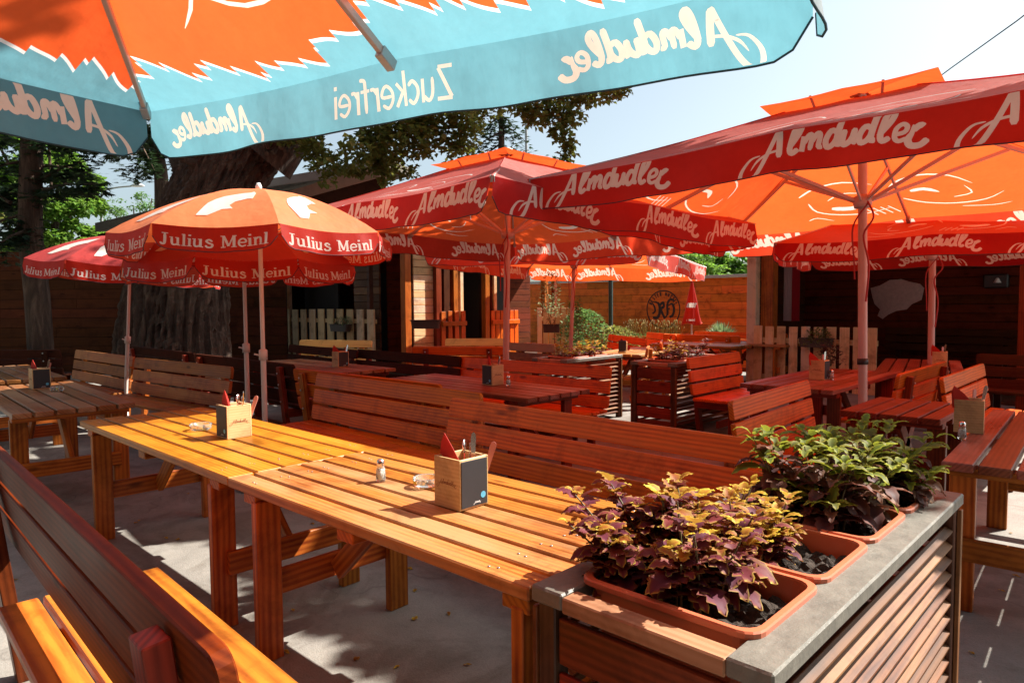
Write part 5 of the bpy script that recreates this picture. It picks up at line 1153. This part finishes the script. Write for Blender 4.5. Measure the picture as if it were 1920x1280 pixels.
def stalks(label, loc, L, n, h, seed, mat='straw'):
    r2 = random.Random(seed); t = thing('lavender', label, 'plant', loc); m = MB(); tn = []; f = MB(); fn = []
    for i in range(n):
        x, y = r2.uniform(-L/2, L/2), r2.uniform(-.2, .2); hh = h*r2.uniform(.55, 1.0); lx, ly = r2.uniform(-.12, .12), r2.uniform(-.1, .1); s = 0.005; k0 = len(m.v)
        m.tube([(x, y, 0), (x+lx*.4, y+ly*.4, hh*.55), (x+lx, y+ly, hh)], [s, s*.8, s*.6], 4, False, False); tn += [r2.random()]*(len(m.v)-k0)
        k0 = len(m.v); m.tube([(x+lx*.85, y+ly*.85, hh*.86), (x+lx*.95, y+ly*.95, hh*.93), (x+lx, y+ly, hh)], [s, .013, .004], 5, False, False); tn += [.6+.4*r2.random()]*(len(m.v)-k0)
    m.tone = tn; m.build('flower_stalks', M[mat], t)
    for i in range(n*3):
        x, y = r2.uniform(-L/2, L/2), r2.uniform(-.2, .2); A = r2.uniform(0, 6.28); el = r2.uniform(.5, 1.4); l_ = r2.uniform(.10, .2); leaf(f, fn, (x, y, 0), (math.cos(A)*math.cos(el), math.sin(A)*math.cos(el), math.sin(el)), (0, 0, 1), l_, .016, .4, 0, .1, 0, segs=2)
    f.tone = fn; f.build('leaves', M['leaf_ivy'], t)
stalks('dry lavender with straw coloured spikes in front of the round emblem', ((a1.x+a2.x)/2, 15.3, a1.z-.05), a2.x-a1.x-.1, 170, 0.52, 4)
p = at(1352, 634, v=15.0); t = thing('round_shrub', 'silver green rounded shrub by the far wall right of the folded parasol', 'shrub', (p.x, 15.0, p.z-.03)); r2 = random.Random(5); m = MB(); tn = []
for i in range(420):
    A = r2.uniform(0, 6.28); el = math.asin(r2.uniform(.05, 1)); d = Vector((math.cos(A)*math.cos(el), math.sin(A)*math.cos(el), math.sin(el))); L0 = r2.uniform(.3, .46); base = d*L0*.45; sh = r2.random(); k0 = len(m.v)
    leaf(m, tn, base, d+Vector((0, 0, .3)), (0, 0, 1), L0*.6, .03, -.2, .0, .1, 0, segs=3)
    for k in range(k0, len(m.v)): tn[k] = sh*(0.3+0.7*(k-k0)/20)
m.tone = [min(1, x) for x in tn]; m.build('leaves', M['leaf_sage'], t)
for (pts, lab, seed, rr, hh, n, mt_) in (((1095, 632), 'sunlit green climbing shrub beside the far orange umbrella pole', 51, .75, 1.15, 1500, 'leaf_ivy'), ((1150, 632), 'low dark green plants at the foot of the far wall', 52, .8, .75, 900, 'leaf_tree')):
    p = at(*pts, d=15.5); tuft('leafy_shrub', lab, 'shrub', (p.x, p.y, 0.25), rr, hh, n, mt_, (.05, .10), .7, seed, None, stems=8, shell=True)
p = at(1078, 640, d=14.0); tuft('climbing_plant', 'narrow sunlit climber winding up by the far umbrella pole', 'plant', (p.x, p.y, 0.2), .22, 1.45, 500, 'leaf_ivy', (.05, .09), .8, 53, None, stems=4)
p = at(1030, 585, d=15.0); tuft('climbing_plant', 'silver leaved climber hanging behind the grey white fence', 'plant', (p.x, p.y, p.z-.1), .32, 1.0, 420, 'leaf_sage', (.04, .08), .7, 54, None, stems=5)
p = at(1145, 600, d=16.0); o = MB().tube([(0, 0, 0), (0, 0, 2.25)], 0.05, 12).build('steel_post', M['greenmetal']); o.location = (p.x, p.y, 0); tag(o, 'dark green steel post before the far wall', 'post')

# furniture of the far terrace
def far_set(px, py, d, rz, lab, kind, wd='fence', L=1.6):
    p = at(px, py, d=d)
    if kind == 'b': o = make_bench('sunlit red brown bench '+lab, wd, 'leg', L=L, ht=0.89, group='benches of the far terrace')
    else: o = make_table('sunlit table '+lab, 'top_worn', 'leg', L=L, group='tables of the far terrace')
    c = Vector((L/2*math.cos(R(rz)), L/2*math.sin(R(rz)), 0)); o.location = (p.x-c.x, p.y-c.y, 0); o.rotation_euler = (0, 0, R(rz))
far_set(1175, 640, 12.6, 180-35, 'on the far terrace left of the lavender', 'b', L=1.9); far_set(1240, 640, 13.8, 150, 'on the far terrace below the lavender', 'b', L=1.2)
far_set(1312, 640, 13.0, 0, 'on the far terrace below the folded parasol', 'b', L=1.6); far_set(1385, 640, 14.0, 180, 'on the far terrace below the silver shrub', 'b', L=2.0)
far_set(1290, 645, 12.0, 0, 'on the far terrace in the middle', 't', L=1.6); far_set(1400, 645, 12.2, 0, 'on the far terrace beside the tan hut post', 't', L=1.4)
far_set(1240, 660, 11.0, -60, 'turned sideways before the dark planter', 'b', 'red', 0.9)
far_set(995, 655, 10.6, 180, 'at the sunlit table by the third fence', 'b', 'top_grey', 1.0)
far_set(1215, 745, 9.7, 120, 'standing low between the two planters', 'b', 'brown', 0.5)
o = make_bench('dark bench at the extreme left behind the small tree', 'dark', 'dark', L=2.0, ht=0.85); p = at(40, 650, d=10.5); put(o, p.x-1, p.y-1, 45)

# ---------------------------------------------------------------- lamps, wire
def street_lamp(label, px, pytop, py_arm, dx, d):
    p = at(px, 500, d=d); top = at(px, pytop, d=d); t = thing('street_lamp', label, 'street lamp', (p.x, p.y, 0)); zt = top.z
    MB().tube([(0, 0, 0), (0, 0, zt)], 0.045, 10).build('pole', M['greymetal'], t)
    hd = at(px+dx, py_arm, d=d)-Vector((p.x, p.y, 0)); st = Vector((0, 0, zt))
    MB().tube(smooth_3([st, st+Vector((hd.x*.12, hd.y*.12, (hd.z-zt)*.55)), st+Vector((hd.x*.5, hd.y*.5, (hd.z-zt)*.85)), hd]), 0.03, 8).build('arm', M['greymetal'], t)
    h = MB(); h.lathe([(0, -.05), (0.14, -0.03), (0.17, 0.02), (0.10, 0.10), (0, 0.12)], seg=14); h.v = [(a*1.5, b*.7, c*.7) for a, b, c in h.v]
    ho = h.build('lamp_head', M['shade_grey'], t); ho.location = hd+RT0*0.22; ho.rotation_euler = (0, 0, -YAW)
street_lamp('curved street lamp beyond the left fence against the sky', 194, 372, 349, 52, 24)
street_lamp('tall street lamp half hidden behind hanging leaves', 988, 215, 180, 30, 22)
A = at(1783, 128, d=14); B = at(2100, -110, d=9); B2 = at(1600, 260, d=19); wr = MB(); wr.tube([B2, (A+B2)/2+Vector((0, 0, -.03)), A, A.lerp(B, .5)+Vector((0, 0, -0.04)), B], 0.012, 6); o = wr.build('overhead_cable', M['blackmetal']); tag(o, 'thin black overhead cable crossing the sky at upper right', 'cable')

# ---------------------------------------------------------------- trees
def foliage(mb, tn, c, rad, n, size, r2, shape=0.7, sq=1.0, flat=0.0):
    """n small folded leaves through an ellipsoid"""
    for i in range(n):
        while True:
            v = Vector((r2.uniform(-1, 1), r2.uniform(-1, 1), r2.uniform(-1, 1)))
            if v.length <= 1: break
        p = Vector(c)+Vector((v.x*rad[0], v.y*rad[1], v.z*rad[2])); a, e = r2.uniform(0, 6.28), r2.uniform(-1.2, .5)*(1-flat); d = Vector((math.cos(a)*math.cos(e), math.sin(a)*math.cos(e), math.sin(e)))
        s = d.cross(Vector((r2.uniform(-.5, .5), r2.uniform(-.5, .5), 1))).normalized(); l_ = size*r2.uniform(.6, 1.3); w = l_*shape*.5; u = s.cross(d)*w*.35
        k = len(mb.v); rr = r2.random()
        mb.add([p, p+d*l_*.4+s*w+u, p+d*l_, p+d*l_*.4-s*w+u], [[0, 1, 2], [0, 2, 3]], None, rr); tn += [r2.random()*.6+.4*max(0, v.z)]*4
def limb(mb, pts, rads, seg=10): mb.tube(smooth_3(pts, 4), [rads[0]+(rads[1]-rads[0])*i/((len(pts)-1)*4) for i in range((len(pts)-1)*4+1)], seg)

# the great old trunk
t = thing('old_tree', 'huge old tree with furrowed bark and a knot hole, leaning right above the parasols', 'tree', tuple(Vector(at(335, 660, d=12.2)).xy)+(0,)); org = Vector(t.location)
r2 = random.Random(9); prof = [(335, 820, 0.98), (335, 700, 0.88), (334, 620, 0.83), (340, 540, 0.79), (356, 470, 0.76), (382, 400, 0.72), (412, 340, 0.72), (436, 290, 0.80), (452, 240, 0.66), (470, 170, 0.42)]
m = MB(); seg = 96; vs = []; cs = []
for i, (px, py, rad) in enumerate(prof): cs.append((at(px, py, d=12.2)-org, rad))
cs[0] = (Vector((cs[1][0].x, cs[1][0].y, -.02)), 1.3)
fine = []
for i in range(len(cs)-1):
    for j in range(14): f = j/14; fine.append((cs[i][0].lerp(cs[i+1][0], f), cs[i][1]*(1-f)+cs[i+1][1]*f))
fine.append(cs[-1]); NF = len(fine)
for i, (c, rad) in enumerate(fine):
    for k in range(seg):
        a = 2*PI*k/seg; z = c.z
        ridge = abs(math.sin(a*17+1.6*math.sin(z*1.9+a*3)+0.5*math.sin(z*5.3+a*9)))**0.7
        rr = rad*(1+0.09*math.sin(a*3+z*.8)+0.05*math.sin(a*5-z*1.7))+0.13*(ridge-.5)+r2.uniform(-.015, .015)
        vs.append(c+Vector((rr*math.cos(a), rr*math.sin(a), 0)))
m.add(vs, [[i*seg+k, i*seg+(k+1) % seg, (i+1)*seg+(k+1) % seg, (i+1)*seg+k] for i in range(NF-1) for k in range(seg)], None, .5, False)
trunk = m.build('trunk', M['bark'], t)
kh = at(365, 288, d=11.45)-org; kn = MB(); ring = []; ax = (CAMO-org-kh).normalized(); sx = ax.cross(Vector((0, 0, 1))).normalized(); sy = sx.cross(ax)
kn.tube([kh+sx*(.24*math.cos(a))+sy*(.14*math.sin(a))+ax*(.06+.03*math.sin(a*2)) for a in [i*2*PI/20 for i in range(21)]], 0.065, 10, False); kn.build('knot_rim', M['bark'], trunk)
kn = MB(); kn.add([kh+sx*(.22*math.cos(a))+sy*(.12*math.sin(a))+ax*.03 for a in [i*2*PI/20 for i in range(20)]], [list(range(20))]); kn.build('knot_hole', M['void'], trunk)
lb = MB()
limb(lb, [at(500, 300, d=12)-org, at(530, 262, d=12)-org, at(560, 200, d=12)-org, at(640, 60, d=12.4)-org], (0.50, 0.3), 14)
limb(lb, [at(352, 330, d=12.3)-org, at(330, 270, d=12.3)-org, at(322, 200, d=12.3)-org, at(300, 60, d=12.5)-org], (0.22, 0.14), 10)
limb(lb, [at(450, 240, d=12)-org, at(460, 120, d=12)-org, at(600, -60, d=11)-org, at(800, -260, d=9.5)-org], (0.6, 0.16), 12)
limb(lb, [at(640, 60, d=12.4)-org, at(800, 60, d=12)-org, at(960, 120, d=11.5)-org, at(1120, 160, d=11)-org], (0.2, 0.02), 8)
for k in range(16):
    a = r2.uniform(0, 6.28); p = at(505+r2.uniform(-25, 30), 272+r2.uniform(-20, 20), d=11.4)-org
    limb(lb, [p, p+Vector((r2.uniform(-.1, .2), r2.uniform(-.1, .2), .12)), p+Vector((r2.uniform(0, .35), r2.uniform(-.1, .2), .25))], (0.05, .02), 6)
lb.build('limbs', M['bark'], trunk)
cr = MB(); tn = []; r2 = random.Random(10)
def cl(px, py, d, rx, rz, n, size=0.10, mb=None, tl=None, ry=None): foliage(mb or cr, tn if tl is None else tl, at(px, py, d=d)-org, (rx, ry or rx, rz), n, size, r2, .85)
shade_extra = [(org.x-.3, org.y-.8), (org.x-.5, org.y-1.7), (org.x+.6, org.y-1.2), (org.x-1.2, org.y-1.3)]  # dense crown clumps added to keep the lower trunk dark
for (px, py, rx, rz, n) in ((600, 290, .55, .40, 900), (680, 270, .75, .65, 1700), (760, 250, .75, .70, 1900), (840, 240, .65, .55, 1500), (890, 215, .45, .5, 800), (740, 320, .45, .35, 800), (700, 180, .9, .5, 1200), (820, 170, .9, .5, 1000), (860, 285, .35, .25, 420), (560, 250, .5, .4, 700), (640, 330, .35, .2, 300)):
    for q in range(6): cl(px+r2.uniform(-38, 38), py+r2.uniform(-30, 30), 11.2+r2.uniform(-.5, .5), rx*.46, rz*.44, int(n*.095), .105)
for (px, py, rx, rz, n) in ((970, 200, .22, .14, 110), (1010, 215, .28, .20, 200), (1045, 195, .3, .22, 210), (1090, 185, .3, .12, 150), (1140, 178, .3, .08, 90), (1165, 172, .16, .05, 40), (1050, 240, .2, .25, 170), (1065, 275, .14, .2, 100), (1060, 300, .1, .14, 50), (1075, 220, .2, .12, 90), (1000, 190, .3, .15, 90), (1100, 160, .6, .2, 250)): cl(px, py, 10.5, rx, rz, n, .105)
# high crown above the frame: it dapples the left side of the garden
shade_targets = [(-12.5, 1.5), (-11.5, 3.0), (-10.2, 3.4), (-9.3, 4.2), (-9.0, 1.2), (-8.0, 3.8), (-7.2, 4.4), (-12.5, 4.8), (-11.0, 5.2), (-8.6, 5.2), (-7.4, 5.4), (-6.2, 5.2), (-6.8, 6.2), (-13.5, 3.5), (-13.8, 1.2)]
for (x, y) in shade_targets+shade_extra:
    z = r2.uniform(6.6, 9.0); q = z/math.tan(SUN_EL)
    foliage(cr, tn, Vector((x+SUN_H.x*q, y+SUN_H.y*q, z))-org, (0.95, 0.95, .5), 620 if (x, y) in shade_extra else 330 if x < -9.5 or y > 4 else 190, .20, r2, .9)
for i in range(13):   # unseen leaf clumps added to shade the paving behind the front tables
    x, y = -5.2+i*0.33+r2.uniform(-.1, .1), 1.95+r2.uniform(-.12, .22); z = r2.uniform(4.6, 6.2); q = z/math.tan(SUN_EL)
    foliage(cr, tn, Vector((x+SUN_H.x*q, y+SUN_H.y*q, z))-org, (0.34, 0.34, .2), 210, .13, r2, .9)
for (x, y) in ((-3.3, 0.55), (-2.9, 0.2), (-3.6, 0.1)):
    z = 6.5; q = (z-2.7)/math.tan(SUN_EL); foliage(cr, tn, Vector((x+SUN_H.x*q, y+SUN_H.y*q, z))-org, (0.35, 0.25, .2), 60, .13, r2, .9)
cr.tone = tn; cr.build('crown', M['leaf_tree'], t)

# slim dark conifer at left
def conifer(label, px, d, base_r, boughs, trunkpts, seed, n_sprays=60):
    n_sprays *= 2.2
    r2 = random.Random(seed); o_ = at(px, 660, d=d); t = thing('conifer', label, 'tree', (o_.x, o_.y, 0), 0, 'dark conifers on the left'); org = Vector(t.location); tr = MB()
    P_ = [at(x, y, d=d)-org for x, y in trunkpts]; P_[0].z = 0; limb(tr, P_, base_r, 14)
    to = tr.build('trunk', M['bark'], t); f = MB(); fn = []; bb = MB()
    for (x0, y0, x1, y1, w) in boughs:
        a, b = at(x0, y0, d=d)-org, at(x1, y1, d=d+r2.uniform(-1.2, .8))-org; bb.tube([a, a.lerp(b, .5)+Vector((0, 0, .06)), b], [.035, .02, .006], 6)
        nn = int((b-a).length*n_sprays)
        for i in range(nn):
            q = r2.random()**.8; p = a.lerp(b, q)+Vector((r2.gauss(0, w*.5), r2.gauss(0, w*.5), r2.gauss(-.05, w*.28)))
            A = r2.uniform(0, 6.28); e = r2.uniform(-.7, .2); dd = Vector((math.cos(A)*math.cos(e), math.sin(A)*math.cos(e), math.sin(e))); s = dd.cross(Vector((0, 0, 1))).normalized(); tone = r2.random(); rr = r2.random()
            for q2 in range(-2, 3):
                l_ = .15*r2.uniform(.7, 1.2); d2 = (dd+s*q2*.35).normalized(); s2 = d2.cross(Vector((0, 0, 1))).normalized()*.016; f.add([p, p+d2*l_*.5+s2, p+d2*l_, p+d2*l_*.5-s2], [[0, 1, 2, 3]], None, rr); fn += [tone]*4
    bb.build('branches', M['bark'], to); f.tone = fn; f.build('crown', M['leaf_fir'], t)
conifer('slim dark tree with drooping boughs near the left edge, behind the weathered table', 62, 11.0, (0.19, 0.14), [(60, 300, -40, 330, .35), (60, 330, -30, 400, .35), (70, 310, 180, 330, .22), (70, 360, 185, 345, .20), (70, 340, 170, 300, .2), (50, 400, -40, 440, .35), (60, 270, 220, 262, .3), (60, 250, -40, 260, .4), (100, 240, 330, 250, .35), (60, 210, 200, 220, .4), (20, 380, -50, 350, .4), (60, 430, -20, 470, .25), (60, 380, 0, 360, .35), (60, 410, 10, 450, .3)],
        [(78, 660), (70, 560), (58, 450), (58, 330), (60, 240), (55, 120), (50, -80)], 61, 70)
conifer('thin dark tree trunk against the sky left of the huge old tree', 305, 16.0, (0.17, 0.13), [(300, 260, 200, 290, .3), (300, 270, 240, 330, .3), (305, 250, 360, 300, .3), (300, 240, 180, 250, .35), (300, 290, 262, 335, .22), (320, 250, 420, 270, .35), (250, 250, 290, 320, .2), (300, 220, 240, 240, .5), (310, 270, 345, 330, .18), (280, 255, 210, 275, .3)],
        [(300, 660), (300, 480), (303, 400), (302, 330), (295, 280), (300, 200), (300, 60)], 62, 70)
conifer('blue green fir top behind the hanging leaves', 940, 19.0, (0.15, 0.05), [(935, 250, 885, 285, .3), (935, 230, 985, 265, .3), (938, 270, 900, 305, .3), (940, 275, 1000, 300, .35), (935, 215, 960, 235, .2), (940, 290, 1040, 305, .3), (935, 220, 905, 250, .25), (1030, 300, 1060, 300, .2)],
        [(940, 660), (940, 400), (940, 300), (940, 240), (937, 195)], 63, 60)

def broad_tree(label, px, d, trunk_h, tr_r, blobs, size, mat, seed, group=None, dens=1.0):
    r2 = random.Random(seed); o_ = at(px, 620, d=d); t = thing('leafy_tree', label, 'tree', (o_.x, o_.y, 0), 0, group); org = Vector(t.location); tr = MB(); C_ = []
    limb(tr, [Vector((0, 0, 0)), Vector((.1, 0, trunk_h*.5)), Vector((0, .1, trunk_h))], (tr_r, tr_r*.6), 10)
    f = MB(); fn = []
    for (x, y, rx, rz, n) in blobs:
        c = at(x, y, d=d+r2.uniform(-1, 1))-org; limb(tr, [Vector((0, 0, trunk_h*.8)), Vector((0, 0, trunk_h)).lerp(c, .5)+Vector((0, 0, .1)), c], (tr_r*.35, .03), 6)
        for k in range(7):      # clumps on clumps give light and dark pockets
            cc_ = c+Vector((r2.uniform(-1, 1)*rx*.75, r2.uniform(-1, 1)*rx*.75, r2.uniform(-1, 1)*rz*.75)); k0 = len(fn); foliage(f, fn, cc_, (rx*.42, rx*.42, rz*.38), int(n*dens/7), size, r2, .8)
    tr.build('trunk', M['bark'], t); f.tone = fn; f.build('crown', M[mat], t)
broad_tree('bright green leafy tree in full sun beyond the left fence', 110, 23.0, 3.0, .25, [(20, 300, 1.3, 1.1, 3200), (110, 300, 1.1, .9, 3000), (150, 350, .8, .9, 2600), (60, 380, 1.3, 1.0, 3200), (130, 420, 1.0, .8, 3000), (20, 440, 1.2, .8, 2600), (90, 460, 1.3, .6, 2600), (160, 440, .6, .6, 1400), (-60, 380, 1.4, 1.6, 1800), (90, 250, 1.2, .7, 1600), (-20, 240, 1.3, 1.0, 1500)], 0.16, 'leaf_bright', 71)
broad_tree('pale distant treetop low behind the dark roof', 262, 40.0, 3.0, .2, [(250, 385, 1.1, .35, 340), (285, 372, 1.0, .35, 260), (215, 398, .7, .5, 500), (320, 375, .6, .3, 160)], 0.14, 'leaf_ivy', 72)
for i, (px, bl, lab) in enumerate(((1335, [(1300, 490, 1.2, .8, 1500), (1340, 495, 1.0, .8, 1500), (1365, 505, .8, .5, 900), (1320, 510, 1.2, .5, 1000), (1285, 478, 0.8, .6, 700)], 'green sunlit tree above the far wall, left of the gap of sky'), (1420, [(1400, 505, .7, .6, 900), (1430, 500, 1.0, .8, 1000), (1395, 515, .6, .4, 500)], 'darker green tree above the far wall beside the hut post'))): broad_tree(lab, px, 32.0, 2.5, .2, bl, .17, 'leaf_bright', 80+i, 'trees beyond the far wall')
for i, (px, d) in enumerate(((-250, 20.0), (-500, 12.0))): broad_tree(('tall' if i else 'broad')+' shading tree out beyond the left edge', px, d, 4.0, .3, [(px, 200, 2.2, 1.5, 1500), (px+120, 350, 1.6, 1.2, 1200)], .22, 'leaf_tree', 90+i)

# ---------------------------------------------------------------- unseen wall and trees added around the viewer to block sky light
def cs(x, d): v = RT0*x+Vector((FW.x, FW.y, 0)).normalized()*d; return v
a_, b_ = cs(-16, -4.2), cs(10, -4.2)
bt = board_wall('sky_block_wall', 'unseen dark boarded wall added behind the viewer to block sky light', (b_.x, b_.y), (a_.x, a_.y), 0, 5.6, 'hutdark', 'building', bh=0.35, coping=True)  # added out of view to cut the sky light from behind
r2 = random.Random(77)
for i, (x, d, z, rx) in enumerate(((-7, -3, 9, 4.0), (0, -4.5, 9.5, 4.0), (5, -4, 9, 3.6), (-13, 2, 8, 3.5), (-17, 7, 7, 3.5))):  # crowns added out of view to dim the sky light
    c = cs(x, d); t = thing('leafy_tree', ('added sky blocking tree behind the viewer, number %d counted from the right' % (i+1)) if 0 else 'broad unseen tree added around the viewer to block sky light', 'tree', (c.x, c.y, 0), 0, 'unseen trees added to block sky light')
    tr = MB(); limb(tr, [Vector((0, 0, 0)), Vector((.2, 0, z*.4)), Vector((0, .2, z*.8))], (.28, .15), 10); tr.build('trunk', M['bark'], t); f = MB(); fn = []
    foliage(f, fn, Vector((0, 0, z)), (rx, rx, 2.2), 5200, .34, r2, .9); f.tone = fn; f.build('crown', M['leaf_tree'], t)
